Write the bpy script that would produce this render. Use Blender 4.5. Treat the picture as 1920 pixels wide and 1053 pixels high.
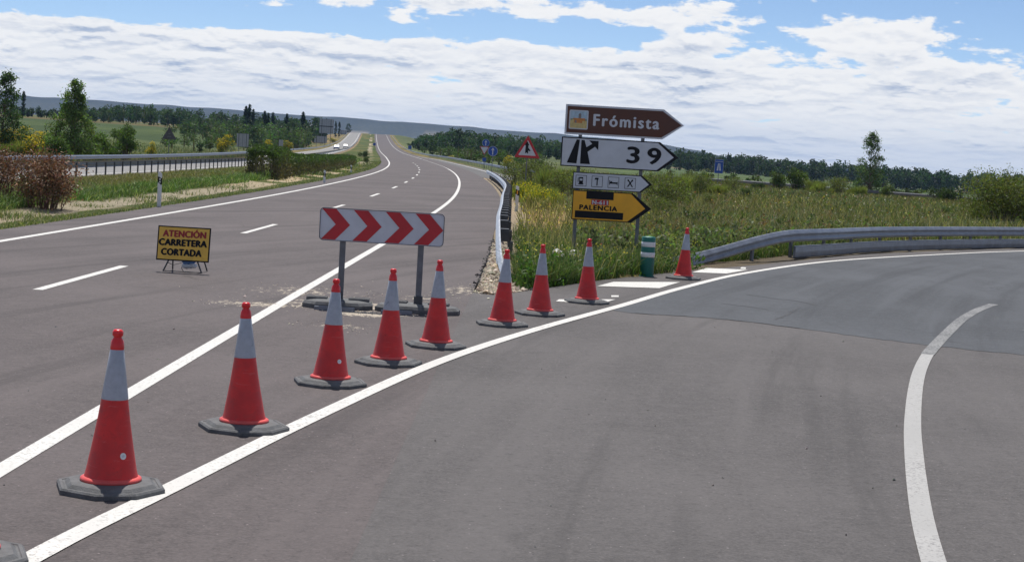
import bpy, math, random
import numpy as np
from mathutils import Vector, Matrix

for o in list(bpy.data.objects):
    bpy.data.objects.remove(o)
SC = bpy.context.scene
COL = SC.collection
R = math.radians

# ------------------------------------------------------------------ camera
CAM_H = 2.4
FPX, W0, H0 = 3300.0, 1920.0, 1053.0
PITCH, ROLL, YAW = math.atan(245 / 3300), R(3.3), R(-0.2447)
cam_d = bpy.data.cameras.new('camera')
cam = bpy.data.objects.new('camera', cam_d)
COL.objects.link(cam)
CM = Matrix.Rotation(YAW, 3, 'Z') @ Matrix.Rotation(math.pi / 2 - PITCH, 3, 'X') @ Matrix.Rotation(ROLL, 3, 'Z')
cam.matrix_world = Matrix.Translation((0, 0, CAM_H)) @ CM.to_4x4()
cam_d.sensor_fit = 'HORIZONTAL'
cam_d.sensor_width = 36
cam_d.lens = 36 * FPX / W0
cam_d.clip_start = 0.1
cam_d.clip_end = 40000
SC.camera = cam

# ------------------------------------------------------------------ sky and sun
SUN_DIR = Vector((-0.085, 0.40, 1.0)).normalized()
SUN_EL = math.asin(SUN_DIR.z)
SUN_AZ = math.atan2(SUN_DIR.x, SUN_DIR.y)
SUN_STRENGTH = 5.0
SKY_STRENGTH = 0.12
EXPOSURE = 0.0
HAZE = 0.000055


class NT:
    """small helper for building node trees"""
    def __init__(self, tree):
        self.t = tree
        self.n = tree.nodes
        self.l = tree.links

    def node(self, kind, **kw):
        nd = self.n.new(kind)
        for k, v in kw.items():
            setattr(nd, k, v)
        return nd

    def put(self, sock, v):
        if v is None:
            return
        if isinstance(v, bpy.types.NodeSocket):
            self.l.new(v, sock)
        else:
            sock.default_value = v

    def math(self, op, a, b=None, c=None, clamp=False):
        nd = self.node('ShaderNodeMath', operation=op, use_clamp=clamp)
        self.put(nd.inputs[0], a)
        self.put(nd.inputs[1], b)
        self.put(nd.inputs[2], c)
        return nd.outputs[0]

    def smooth(self, v, a, b, lo=0.0, hi=1.0):
        nd = self.node('ShaderNodeMapRange', interpolation_type='SMOOTHSTEP')
        self.put(nd.inputs[0], v)
        for i, q in enumerate((a, b, lo, hi)):
            self.put(nd.inputs[i + 1], q)
        return nd.outputs[0]

    def comb(self, x, y, z):
        nd = self.node('ShaderNodeCombineXYZ')
        for i, q in enumerate((x, y, z)):
            self.put(nd.inputs[i], q)
        return nd.outputs[0]

    def noise(self, vec, scale, detail=4.0, rough=0.55, dist=0.0, lac=2.0, col=False):
        nd = self.node('ShaderNodeTexNoise')
        self.put(nd.inputs['Vector'], vec)
        nd.inputs['Scale'].default_value = scale
        nd.inputs['Detail'].default_value = detail
        nd.inputs['Roughness'].default_value = rough
        nd.inputs['Distortion'].default_value = dist
        nd.inputs['Lacunarity'].default_value = lac
        return nd.outputs[1 if col else 0]

    def mix(self, f, a, b, mode='MIX'):
        nd = self.node('ShaderNodeMix', data_type='RGBA', blend_type=mode)
        self.put(nd.inputs[0], f)
        self.put(nd.inputs[6], a)
        self.put(nd.inputs[7], b)
        return nd.outputs[2]

    def vmul(self, v, s):
        nd = self.node('ShaderNodeVectorMath', operation='MULTIPLY')
        self.put(nd.inputs[0], v)
        self.put(nd.inputs[1], s)
        return nd.outputs[0]


def build_world():
    w = bpy.data.worlds.new('World')
    SC.world = w
    w.use_nodes = True
    w.node_tree.nodes.clear()
    t = NT(w.node_tree)
    sky = t.node('ShaderNodeTexSky', sky_type='NISHITA', sun_disc=False)
    sky.sun_elevation = SUN_EL
    sky.sun_rotation = SUN_AZ
    sky.altitude = 780
    sky.air_density = 0.55
    sky.dust_density = 0.1
    sky.ozone_density = 2.5
    tc = t.node('ShaderNodeTexCoord')
    sep = t.node('ShaderNodeSeparateXYZ')
    t.put(sep.inputs[0], tc.outputs['Generated'])
    dx, dy, dz = sep.outputs
    hyp = t.math('SQRT', t.math('ADD', t.math('MULTIPLY', dx, dx), t.math('MULTIPLY', dy, dy)))
    cx = t.math('DIVIDE', dx, hyp)
    cy = t.math('DIVIDE', dy, hyp)
    el = t.math('MAXIMUM', t.math('ARCTAN2', dz, hyp), 0.0)
    az = t.math('ARCTAN2', dx, dy)
    # rows of cumulus get thinner towards the horizon: log of the elevation
    v = t.math('MULTIPLY', t.math('LOGARITHM', t.math('ADD', el, 0.030), math.e), 4.2)
    A = 15.0
    ux = t.math('MULTIPLY', cx, A)
    uy = t.math('MULTIPLY', cy, A)

    def dens(dv, seed):
        p = t.comb(t.math('ADD', ux, seed), uy, t.math('ADD', v, dv))
        big = t.noise(p, 0.85, 2.0, 0.5, 0.0)
        mid = t.noise(p, 2.6, 10.0, 0.56, 0.15)
        fin = t.noise(p, 8.0, 6.0, 0.62, 0.0)
        return t.math('ADD', t.math('ADD', t.math('MULTIPLY', big, 0.38), t.math('MULTIPLY', mid, 0.50)), t.math('MULTIPLY', fin, 0.12))
    d0 = dens(0.0, CLOUD_SEED)
    d1 = dens(0.13, CLOUD_SEED)
    # cover: nearly closed low down, broken higher up
    cov = t.smooth(el, 0.044, 0.066, 0.355, 0.53)

    # broad openings and cloud banks of this sky, in azimuth and elevation
    def blob(a0, e0, sa, se, amp):
        qa = t.math('DIVIDE', t.math('SUBTRACT', az, a0), sa)
        qe = t.math('DIVIDE', t.math('SUBTRACT', el, e0), se)
        r2 = t.math('ADD', t.math('MULTIPLY', qa, qa), t.math('MULTIPLY', qe, qe))
        return t.math('MULTIPLY', t.math('EXPONENT', t.math('MULTIPLY', r2, -1.0)), amp)
    for b in BLOBS:
        cov = t.math('ADD', cov, blob(*b))
    ex = t.math('SUBTRACT', d0, cov)
    alpha = t.smooth(ex, -0.012, 0.045)
    # light from above on the billows, grey undersides where the cloud is thick
    lit = t.smooth(t.math('SUBTRACT', d0, d1), -0.080, 0.040)
    pb = t.comb(t.math('ADD', ux, 53.0), uy, t.math('MULTIPLY', v, 1.9))
    band = t.smooth(t.noise(pb, 1.1, 5.0, 0.55, 0.2), 0.42, 0.66)
    thick = t.smooth(ex, 0.02, 0.20)
    dark = t.math('MULTIPLY', t.math('SUBTRACT', 1.0, lit), t.math('ADD', 0.12, t.math('MULTIPLY', thick, t.math('ADD', 0.34, t.math('MULTIPLY', band, 0.62)))))
    dark = t.math('ADD', dark, t.math('MULTIPLY', t.math('MULTIPLY', band, thick), 0.17))
    shade = t.math('SUBTRACT', 1.0, dark, clamp=True)
    ccol = t.mix(shade, (0.42, 0.51, 0.68, 1), (1.0, 1.0, 1.0, 1))
    # thin aerial veil close to the horizon
    veil = t.smooth(el, 0.0, 0.045, 0.60, 0.0)
    ccol = t.mix(veil, ccol, (0.69, 0.76, 0.87, 1))
    bs = t.node('ShaderNodeBackground')
    t.put(bs.inputs[0], sky.outputs[0])
    bs.inputs[1].default_value = SKY_STRENGTH
    bc = t.node('ShaderNodeBackground')
    t.put(bc.inputs[0], ccol)
    bc.inputs[1].default_value = CLOUD_STRENGTH
    ms = t.node('ShaderNodeMixShader')
    t.put(ms.inputs[0], t.math('MULTIPLY', alpha, 0.97))
    t.l.new(bs.outputs[0], ms.inputs[1])
    t.l.new(bc.outputs[0], ms.inputs[2])
    out = t.node('ShaderNodeOutputWorld')
    t.l.new(ms.outputs[0], out.inputs[0])
    w.cycles.sampling_method = 'MANUAL'
    w.cycles.sample_map_resolution = 512


CLOUD_SEED = 7.3
CLOUD_STRENGTH = 0.95
BLOBS = [(-0.26, 0.0675, 0.14, 0.009, 0.17), (-0.20, 0.053, 0.10, 0.006, -0.13), (0.02, 0.080, 0.11, 0.007, -0.12), (-0.085, 0.062, 0.035, 0.006, 0.10),
         (-0.080, 0.0695, 0.016, 0.003, -0.10), (0.045, 0.066, 0.030, 0.004, 0.07), (0.096, 0.0625, 0.030, 0.008, -0.17), (0.135, 0.074, 0.022, 0.010, 0.10),
         (0.19, 0.074, 0.045, 0.012, -0.17), (0.275, 0.078, 0.035, 0.016, 0.14)]
build_world()
sun_d = bpy.data.lights.new('sun', 'SUN')
sun_d.energy = SUN_STRENGTH
sun_d.angle = R(0.53)
sun_d.color = (1.0, 0.955, 0.89)
sun = bpy.data.objects.new('sun', sun_d)
COL.objects.link(sun)
sun.rotation_euler = (-SUN_DIR).to_track_quat('-Z', 'Y').to_euler()
sun.location = (-20, 90, 106)
SC.view_settings.view_transform = 'Standard'
SC.view_settings.look = 'None'
SC.view_settings.exposure = EXPOSURE
SC.view_settings.gamma = 1
SC.view_settings.use_curve_mapping = False
SC.render.engine = 'CYCLES'
SC.cycles.use_denoising = True
try:
    SC.cycles.denoiser = 'OPENIMAGEDENOISE'
    SC.cycles.denoising_prefilter = 'ACCURATE'
except Exception:
    pass
SC.cycles.use_adaptive_sampling = True
SC.cycles.adaptive_threshold = 0.01
SC.cycles.max_bounces = 6
SC.cycles.diffuse_bounces = 3
SC.cycles.glossy_bounces = 2
SC.cycles.transmission_bounces = 4
SC.cycles.transparent_max_bounces = 8
SC.cycles.volume_bounces = 0
SC.cycles.sample_clamp_indirect = 6

# ------------------------------------------------------------------ helpers
rng = np.random.default_rng(11)
random.seed(5)


def ray(px, py):
    return CM @ Vector(((px - 960) / FPX, -(py - H0 / 2) / FPX, -1))


def at(px, py, z=0.0):
    """ground point (at height z) under a pixel of the photograph"""
    r = ray(px, py)
    t = (z - CAM_H) / r.z
    return Vector((r.x * t, r.y * t, z))


def at_d(px, py, d):
    """point under a pixel at the given distance ahead"""
    r = ray(px, py)
    t = d / r.y
    return Vector((r.x * t, d, CAM_H + r.z * t))


def obj(name, me, mat=None, parent=None):
    o = bpy.data.objects.new(name, me)
    COL.objects.link(o)
    if mat is not None and not me.materials:
        me.materials.append(mat)
    if parent is not None:
        o.parent = parent
    return o


def tag(o, label=None, cat=None, group=None, kind=None):
    if label:
        o['label'] = label
    if cat:
        o['category'] = cat
    if group:
        o['group'] = group
    if kind:
        o['kind'] = kind
    return o


def thing(name, loc, label, cat, rz=0.0, group=None):
    o = bpy.data.objects.new(name, None)
    COL.objects.link(o)
    o.empty_display_size = 0.2
    o.location = loc
    o.rotation_euler = (0, 0, rz)
    return tag(o, label, cat, group)


def copy_tree(o, parent=None):
    c = o.copy()
    COL.objects.link(c)
    c.parent = parent
    for ch in list(o.children):
        copy_tree(ch, c)
    return c


class MB:
    """collects shapes into one mesh"""
    def __init__(self):
        self.v, self.f = [], []

    def add(self, vs, fs):
        b = len(self.v)
        self.v += [tuple(p) for p in vs]
        self.f += [tuple(i + b for i in q) for q in fs]
        return self

    def box(self, x0, x1, y0, y1, z0, z1, bev=0.0):
        if bev <= 0:
            vs = [(x, y, z) for z in (z0, z1) for y in (y0, y1) for x in (x0, x1)]
            fs = [(0, 2, 3, 1), (4, 5, 7, 6), (0, 1, 5, 4), (2, 6, 7, 3), (0, 4, 6, 2), (1, 3, 7, 5)]
            return self.add(vs, fs)
        b = bev
        ring = lambda z, k: [(x0 + k, y0, z), (x1 - k, y0, z), (x1, y0 + k, z), (x1, y1 - k, z), (x1 - k, y1, z), (x0 + k, y1, z), (x0, y1 - k, z), (x0, y0 + k, z)]
        vs = ring(z0, b) + ring(z1 - b, b) + [((x0 + x1) / 2 + (p[0] - (x0 + x1) / 2) * (1 - 2 * b / max(x1 - x0, 1e-6)), (y0 + y1) / 2 + (p[1] - (y0 + y1) / 2) * (1 - 2 * b / max(y1 - y0, 1e-6)), z1) for p in ring(z1, b)]
        fs = [tuple(range(7, -1, -1)), tuple(range(16, 24))]
        for k in (0, 8):
            fs += [(k + i, k + (i + 1) % 8, k + 8 + (i + 1) % 8, k + 8 + i) for i in range(8)]
        return self.add(vs, fs)

    def lathe(self, prof, seg=24, cap=True, c=(0, 0)):
        vs = []
        for r, z in prof:
            for i in range(seg):
                a = 2 * math.pi * i / seg
                vs.append((c[0] + r * math.cos(a), c[1] + r * math.sin(a), z))
        fs = []
        for k in range(len(prof) - 1):
            for i in range(seg):
                j = (i + 1) % seg
                fs.append((k * seg + i, k * seg + j, (k + 1) * seg + j, (k + 1) * seg + i))
        if cap:
            fs.append(tuple(range(seg - 1, -1, -1)))
            fs.append(tuple((len(prof) - 1) * seg + i for i in range(seg)))
        return self.add(vs, fs)

    def prism(self, poly, y0, y1):
        """polygon in x,z extruded along y; poly counter-clockwise seen from -y"""
        n = len(poly)
        vs = [(p[0], y0, p[1]) for p in poly] + [(p[0], y1, p[1]) for p in poly]
        fs = [tuple(range(n)), tuple(range(2 * n - 1, n - 1, -1))]
        fs += [(i, n + i, n + (i + 1) % n, (i + 1) % n) for i in range(n)]
        return self.add(vs, fs)

    def slab(self, poly, z0, z1):
        n = len(poly)
        vs = [(p[0], p[1], z0) for p in poly] + [(p[0], p[1], z1) for p in poly]
        fs = [tuple(range(n - 1, -1, -1)), tuple(range(n, 2 * n))]
        fs += [(i, (i + 1) % n, n + (i + 1) % n, n + i) for i in range(n)]
        return self.add(vs, fs)

    def tube(self, pts, rad, seg=6, cap=True):
        pts = [Vector(p) for p in pts]
        rads = rad if hasattr(rad, '__len__') else [rad] * len(pts)
        vs = []
        for i, p in enumerate(pts):
            d = (pts[min(i + 1, len(pts) - 1)] - pts[max(i - 1, 0)]).normalized()
            a = d.orthogonal().normalized() if abs(d.z) > 0.9 else d.cross(Vector((0, 0, 1))).normalized()
            b = d.cross(a)
            for k in range(seg):
                q = 2 * math.pi * k / seg
                vs.append(p + (a * math.cos(q) + b * math.sin(q)) * rads[i])
        fs = []
        for i in range(len(pts) - 1):
            for k in range(seg):
                j = (k + 1) % seg
                fs.append((i * seg + k, i * seg + j, (i + 1) * seg + j, (i + 1) * seg + k))
        if cap:
            fs.append(tuple(range(seg - 1, -1, -1)))
            fs.append(tuple((len(pts) - 1) * seg + i for i in range(seg)))
        return self.add(vs, fs)

    def mesh(self, name='mesh', smooth=False):
        me = bpy.data.meshes.new(name)
        me.from_pydata(self.v, [], self.f)
        me.update()
        if smooth:
            me.polygons.foreach_set('use_smooth', [True] * len(me.polygons))
        return me

    def build(self, name, mat, parent=None, smooth=False):
        return obj(name, self.mesh(name, smooth), mat, parent)


def np_mesh(name, verts, faces, cols=None, smooth=False):
    """faces: (n,3) or (n,4) int array; cols: per-vertex RGB"""
    me = bpy.data.meshes.new(name)
    nv, nf, k = len(verts), len(faces), faces.shape[1]
    me.vertices.add(nv)
    me.vertices.foreach_set('co', np.ascontiguousarray(verts, dtype=np.float32).ravel())
    me.loops.add(nf * k)
    me.loops.foreach_set('vertex_index', np.ascontiguousarray(faces, dtype=np.int32).ravel())
    me.polygons.add(nf)
    me.polygons.foreach_set('loop_start', np.arange(0, nf * k, k, dtype=np.int32))
    me.polygons.foreach_set('loop_total', np.full(nf, k, dtype=np.int32))
    me.polygons.foreach_set('use_smooth', np.full(nf, bool(smooth)))
    me.update(calc_edges=True)
    if cols is not None:
        a = me.color_attributes.new('tint', 'FLOAT_COLOR', 'POINT')
        c4 = np.ones((nv, 4), np.float32)
        c4[:, :3] = cols
        a.data.foreach_set('color', c4.ravel())
    return me


# ------------------------------------------------------------------ materials
MATS = {}


def new_mat(name):
    m = bpy.data.materials.new(name)
    m.use_nodes = True
    m.node_tree.nodes.clear()
    t = NT(m.node_tree)
    out = t.node('ShaderNodeOutputMaterial')
    MATS[name] = m
    return m, t, out


def plain(name, col, rough=0.6, metal=0.0, var=0.12, scale=6.0, bump=0.0, spec=0.5, coat=0.0, dirt=0.0, dirt_col=(0.2, 0.17, 0.13), scuff=None):
    m, t, out = new_mat(name)
    geo = t.node('ShaderNodeTexCoord')
    n = t.noise(geo.outputs['Object'], scale, 5, 0.6)
    lo = tuple(c * (1 - var) for c in col) + (1,)
    hi = tuple(min(1, c * (1 + var)) for c in col) + (1,)
    c = t.mix(t.smooth(n, 0.3, 0.7), lo, hi)
    if dirt > 0:
        n2 = t.noise(geo.outputs['Object'], scale * 2.3, 7, 0.68, 0.6)
        c = t.mix(t.math('MULTIPLY', t.smooth(n2, 0.5, 0.72), dirt), c, dirt_col + (1,))
    if scuff is not None:
        # pale rub marks and dark tyre scuffs running round the surface
        oi = t.node('ShaderNodeObjectInfo')
        va = t.node('ShaderNodeVectorMath', operation='ADD')
        t.put(va.inputs[0], geo.outputs['Object'])
        t.put(va.inputs[1], t.comb(t.math('MULTIPLY', oi.outputs['Random'], 37.0), 0.0, 0.0))
        n4 = t.noise(t.vmul(va.outputs[0], (1.0, 1.0, 7.0)), 5.0, 7, 0.7, 0.5)
        c = t.mix(t.smooth(n4, 0.58, 0.70, 0.0, 0.55), c, scuff + (1,))
        n5 = t.noise(va.outputs[0], 9.0, 7, 0.72, 0.9)
        c = t.mix(t.smooth(n5, 0.60, 0.70, 0.0, 0.55), c, tuple(q * 0.35 for q in col) + (1,))
    b = t.node('ShaderNodeBsdfPrincipled')
    t.put(b.inputs['Base Color'], c)
    t.put(b.inputs['Roughness'], t.smooth(n, 0.2, 0.8, max(0.02, rough - 0.08), min(1, rough + 0.08)))
    b.inputs['Metallic'].default_value = metal
    b.inputs['Specular IOR Level'].default_value = spec
    if bump > 0:
        bp = t.node('ShaderNodeBump')
        bp.inputs['Strength'].default_value = bump
        bp.inputs['Distance'].default_value = 0.01
        t.put(bp.inputs['Height'], t.noise(geo.outputs['Object'], scale * 8, 4, 0.6))
        t.l.new(bp.outputs[0], b.inputs['Normal'])
    t.l.new(b.outputs[0], out.inputs[0])
    return m


def foliage_mat(name, col=None, trans=0.35, use_tint=True, tcol=(1.0, 1.15, 0.45)):
    m, t, out = new_mat(name)
    if use_tint:
        a = t.node('ShaderNodeAttribute', attribute_name='tint')
        c = a.outputs['Color']
    else:
        oi = t.node('ShaderNodeObjectInfo')
        c = t.mix(oi.outputs['Random'], tuple(q * 0.8 for q in col) + (1,), tuple(q * 1.2 for q in col) + (1,))
    d = t.node('ShaderNodeBsdfPrincipled')
    t.put(d.inputs['Base Color'], c)
    d.inputs['Roughness'].default_value = 0.55
    d.inputs['Specular IOR Level'].default_value = 0.25
    tr = t.node('ShaderNodeBsdfTranslucent')
    t.put(tr.inputs[0], t.mix(1.0, c, tcol + (1,), 'MULTIPLY'))
    ms = t.node('ShaderNodeMixShader')
    ms.inputs[0].default_value = trans
    t.l.new(d.outputs[0], ms.inputs[1])
    t.l.new(tr.outputs[0], ms.inputs[2])
    t.l.new(ms.outputs[0], out.inputs[0])
    return m


def asphalt_mat(name, col, speck=1.0, streak=None, sand=False):
    m, t, out = new_mat(name)
    g = t.node('ShaderNodeNewGeometry')
    P = g.outputs['Position']
    big = t.noise(P, 0.22, 4, 0.55)
    stretched = t.noise(t.vmul(P, (1.3, 0.10, 1)), 1.0, 4, 0.6)
    fine = t.noise(P, 38.0, 3, 0.7)
    mid = t.noise(P, 5.0, 6, 0.65)
    lo = tuple(c * 0.72 for c in col) + (1,)
    hi = tuple(c * 1.26 for c in col) + (1,)
    c = t.mix(t.smooth(big, 0.3, 0.7), lo, hi)
    c = t.mix(t.math('MULTIPLY', t.smooth(stretched, 0.42, 0.70), 0.35), c, tuple(q * 0.62 for q in col) + (1,))
    c = t.mix(t.math('MULTIPLY', t.smooth(mid, 0.42, 0.70), 0.5), c, tuple(q * 1.4 for q in col) + (1,))
    c = t.mix(t.math('MULTIPLY', t.smooth(fine, 0.35, 0.75), 0.75 * speck), c, tuple(q * 1.7 for q in col) + (1,))
    # rubbed wheel tracks and scuffs along the line of travel, darker stains
    sxp = t.node('ShaderNodeSeparateXYZ')
    t.put(sxp.inputs[0], P)
    bent = t.math('SUBTRACT', sxp.outputs[0], t.math('MULTIPLY', t.math('MULTIPLY', sxp.outputs[1], sxp.outputs[1]), 0.0048))
    trk = t.noise(t.comb(bent, t.math('MULTIPLY', sxp.outputs[1], 0.035), 0.0), 1.15, 5, 0.62)
    c = t.mix(t.smooth(trk, 0.50, 0.66, 0.0, 0.62), c, tuple(q * 1.45 for q in col) + (1,))
    c = t.mix(t.smooth(trk, 0.48, 0.34, 0.0, 0.62), c, tuple(q * 0.68 for q in col) + (1,))
    stain = t.noise(P, 0.75, 6, 0.6, 0.8)
    c = t.mix(t.smooth(stain, 0.60, 0.74, 0.0, 0.45), c, tuple(q * 0.60 for q in col) + (1,))
    grain = t.noise(P, 13.0, 4, 0.75)
    c = t.mix(t.smooth(grain, 0.52, 0.72, 0.0, 0.55 * speck), c, tuple(q * 1.75 for q in col) + (1,))
    c = t.mix(t.smooth(grain, 0.46, 0.30, 0.0, 0.55 * speck), c, tuple(q * 0.50 for q in col) + (1,))
    # bright and dark chips of aggregate
    for sc_, thr, cc, am in ((16.0, 0.10, 3.6, 0.8), (11.0, 0.075, 0.30, 0.8)):
        vo = t.node('ShaderNodeTexVoronoi')
        t.put(vo.inputs['Vector'], P)
        vo.inputs['Scale'].default_value = sc_
        k = t.math('MULTIPLY', t.smooth(vo.outputs['Distance'], thr * 1.6, thr * 0.5), am)
        sp = t.node('ShaderNodeSeparateColor')
        t.put(sp.inputs[0], vo.outputs['Color'])
        k = t.math('MULTIPLY', k, t.math('GREATER_THAN', sp.outputs[0], 0.80))
        c = t.mix(k, c, tuple(min(0.7, q * cc) for q in col) + (1,))
    # thin dark cracks
    vc = t.node('ShaderNodeTexVoronoi', feature='DISTANCE_TO_EDGE')
    warp = t.noise(P, 1.3, 3, 0.6, col=True)
    va = t.node('ShaderNodeVectorMath', operation='MULTIPLY_ADD')
    t.put(va.inputs[0], warp)
    va.inputs[1].default_value = (1.5, 1.5, 0)
    t.put(va.inputs[2], P)
    t.put(vc.inputs['Vector'], t.vmul(va.outputs[0], (0.17, 0.12, 1)))
    vc.inputs['Scale'].default_value = 1.0
    crack = t.math('MULTIPLY', t.smooth(vc.outputs['Distance'], 0.004, 0.0015), t.smooth(t.noise(P, 0.33, 2, 0.5), 0.52, 0.62))
    c = t.mix(t.math('MULTIPLY', crack, 0.55), c, tuple(q * 0.4 for q in col) + (1,))
    if sand:
        # pale sand and grit swept out around the barrier
        sx = t.node('ShaderNodeSeparateXYZ')
        t.put(sx.inputs[0], P)

        def patch(x0, y0, rx, ry):
            a = t.math('DIVIDE', t.math('SUBTRACT', sx.outputs[0], x0), rx)
            b = t.math('DIVIDE', t.math('SUBTRACT', sx.outputs[1], y0), ry)
            return t.math('EXPONENT', t.math('MULTIPLY', t.math('ADD', t.math('MULTIPLY', a, a), t.math('MULTIPLY', b, b)), -1.0))
        tot = None
        for q in SAND:
            e = t.math('MULTIPLY', patch(*q[:4]), q[4])
            tot = e if tot is None else t.math('MAXIMUM', tot, e)
        grit = t.noise(t.vmul(P, (1.0, 0.45, 1)), 9.0, 6, 0.75, 0.6)
        k = t.smooth(t.math('ADD', grit, t.math('MULTIPLY', t.math('SUBTRACT', tot, 0.6), 0.42)), 0.46, 0.58)
        k = t.math('MULTIPLY', k, t.smooth(tot, 0.06, 0.3))
        c = t.mix(t.math('MULTIPLY', k, 0.85), c, (0.44, 0.38, 0.30, 1))
    b = t.node('ShaderNodeBsdfPrincipled')
    t.put(b.inputs['Base Color'], c)
    b.inputs['Roughness'].default_value = 0.82
    b.inputs['Specular IOR Level'].default_value = 0.32
    bp = t.node('ShaderNodeBump')
    bp.inputs['Strength'].default_value = 0.55
    bp.inputs['Distance'].default_value = 0.012
    t.put(bp.inputs['Height'], t.math('ADD', fine, t.math('MULTIPLY', mid, 0.6)))
    t.l.new(bp.outputs[0], b.inputs['Normal'])
    t.l.new(b.outputs[0], out.inputs[0])
    return m


SAND = [(-2.35, 25.6, 0.9, 0.9, 1.0), (-1.9, 24.5, 0.6, 0.45, 1.1), (-3.5, 25.0, 1.0, 0.5, 0.75), (-1.2, 27.4, 0.9, 1.2, 0.5),
        (-3.1, 27.5, 1.3, 1.6, 0.55), (-2.1, 22.6, 0.5, 0.5, 0.6), (-0.7, 29.5, 0.6, 1.4, 0.6)]


def paint_mat(name, col=(0.66, 0.65, 0.62), wear=0.35, under=(0.10, 0.095, 0.093)):
    m, t, out = new_mat(name)
    g = t.node('ShaderNodeNewGeometry')
    P = g.outputs['Position']
    n = t.noise(P, 34.0, 6, 0.7, 0.0)
    n2 = t.noise(P, 0.9, 3, 0.6)
    th = t.math('ADD', n, t.math('MULTIPLY', n2, 0.35))
    k = t.math('MULTIPLY', t.smooth(th, 0.80 - wear * 0.45, 0.95 - wear * 0.40), min(1.0, 0.35 + wear))
    base = t.mix(t.smooth(n2, 0.3, 0.7), tuple(c * 0.86 for c in col) + (1,), col + (1,))
    c = t.mix(k, base, under + (1,))
    b = t.node('ShaderNodeBsdfPrincipled')
    t.put(b.inputs['Base Color'], c)
    b.inputs['Roughness'].default_value = 0.7
    b.inputs['Specular IOR Level'].default_value = 0.3
    bp = t.node('ShaderNodeBump')
    bp.inputs['Strength'].default_value = 0.3
    bp.inputs['Distance'].default_value = 0.006
    t.put(bp.inputs['Height'], n)
    t.l.new(bp.outputs[0], b.inputs['Normal'])
    t.l.new(b.outputs[0], out.inputs[0])
    return m


def ground_mat(name):
    m, t, out = new_mat(name)
    g = t.node('ShaderNodeNewGeometry')
    P = g.outputs['Position']
    a = t.node('ShaderNodeAttribute', attribute_name='tint')
    n = t.noise(P, 2.2, 7, 0.68)
    n3 = t.noise(t.vmul(P, (1, 0.25, 1)), 0.09, 5, 0.62)
    n4 = t.noise(P, 17.0, 5, 0.7)
    c = t.mix(t.smooth(n, 0.35, 0.7, 0.0, 0.55), a.outputs['Color'], t.mix(1.0, a.outputs['Color'], (0.55, 0.60, 0.48, 1), 'MULTIPLY'))
    c = t.mix(t.smooth(n3, 0.42, 0.68, 0.0, 0.55), c, t.mix(1.0, a.outputs['Color'], (1.7, 1.45, 1.15, 1), 'MULTIPLY'))
    c = t.mix(t.smooth(n4, 0.5, 0.75, 0.0, 0.5), c, t.mix(1.0, a.outputs['Color'], (1.6, 1.5, 1.4, 1), 'MULTIPLY'))
    b = t.node('ShaderNodeBsdfPrincipled')
    t.put(b.inputs['Base Color'], c)
    b.inputs['Roughness'].default_value = 0.95
    b.inputs['Specular IOR Level'].default_value = 0.1
    bp = t.node('ShaderNodeBump')
    bp.inputs['Strength'].default_value = 0.8
    bp.inputs['Distance'].default_value = 0.08
    t.put(bp.inputs['Height'], t.math('ADD', n, n4))
    t.l.new(bp.outputs[0], b.inputs['Normal'])
    t.l.new(b.outputs[0], out.inputs[0])
    return m


ASPHALT = asphalt_mat('asphalt_main', (0.079, 0.067, 0.066), sand=True)
ASPHALT_RAMP = asphalt_mat('asphalt_ramp', (0.076, 0.070, 0.069), sand=True)
ASPHALT_DARK = asphalt_mat('asphalt_dark_overlay', (0.058, 0.062, 0.069), 0.7)
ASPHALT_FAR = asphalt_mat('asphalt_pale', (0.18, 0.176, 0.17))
ASPHALT_MID = asphalt_mat('asphalt_country', (0.09, 0.088, 0.086))
PAINT = paint_mat('road_paint', wear=0.24)
PAINT_OLD = paint_mat('worn_road_paint', (0.40, 0.395, 0.385), wear=0.26)
PAINT_FADE = paint_mat('faded_road_paint', (0.31, 0.31, 0.305), wear=0.5, under=(0.055, 0.058, 0.063))
GROUND = ground_mat('soil_and_turf')
CONE_RED = plain('cone_red_plastic', (0.60, 0.018, 0.016), 0.48, var=0.16, scale=5, dirt=0.45, dirt_col=(0.33, 0.035, 0.03), scuff=(0.62, 0.10, 0.085))
CONE_FLANGE = plain('pale_red_plastic', (0.66, 0.085, 0.075), 0.5, var=0.12, scale=6, dirt=0.3, dirt_col=(0.4, 0.08, 0.07))  # flange in a paler red than the cone body
CONE_TIP = plain('cone_tip_red', (0.66, 0.018, 0.022), 0.30, var=0.08)
CONE_BAND = plain('reflective_band', (0.36, 0.385, 0.44), 0.42, var=0.10, scale=9, dirt=0.4, dirt_col=(0.26, 0.28, 0.31), scuff=(0.46, 0.48, 0.52))
RUBBER = plain('recycled_rubber', (0.100, 0.102, 0.106), 0.78, var=0.3, scale=11, bump=0.5, dirt=0.5, dirt_col=(0.15, 0.145, 0.14))
STEEL = plain('galvanised_steel', (0.19, 0.205, 0.24), 0.36, metal=0.35, var=0.22, scale=3.5, dirt=0.4, dirt_col=(0.12, 0.12, 0.125))
STEEL_DULL = plain('weathered_steel', (0.15, 0.158, 0.175), 0.6, metal=0.35, var=0.2, scale=4, dirt=0.4, dirt_col=(0.16, 0.15, 0.14))
STEEL_DARK = plain('dark_steel', (0.075, 0.078, 0.085), 0.55, metal=0.4, var=0.2, scale=4)
STEEL_PALE = plain('pale_galvanised_steel', (0.44, 0.46, 0.49), 0.40, metal=0.35, var=0.12, scale=3)  # lighter steel colour than the other guardrails
SIGN_WHITE = plain('sign_white', (0.54, 0.56, 0.62), 0.45, var=0.06, scale=3, dirt=0.15, dirt_col=(0.42, 0.42, 0.42))
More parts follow.
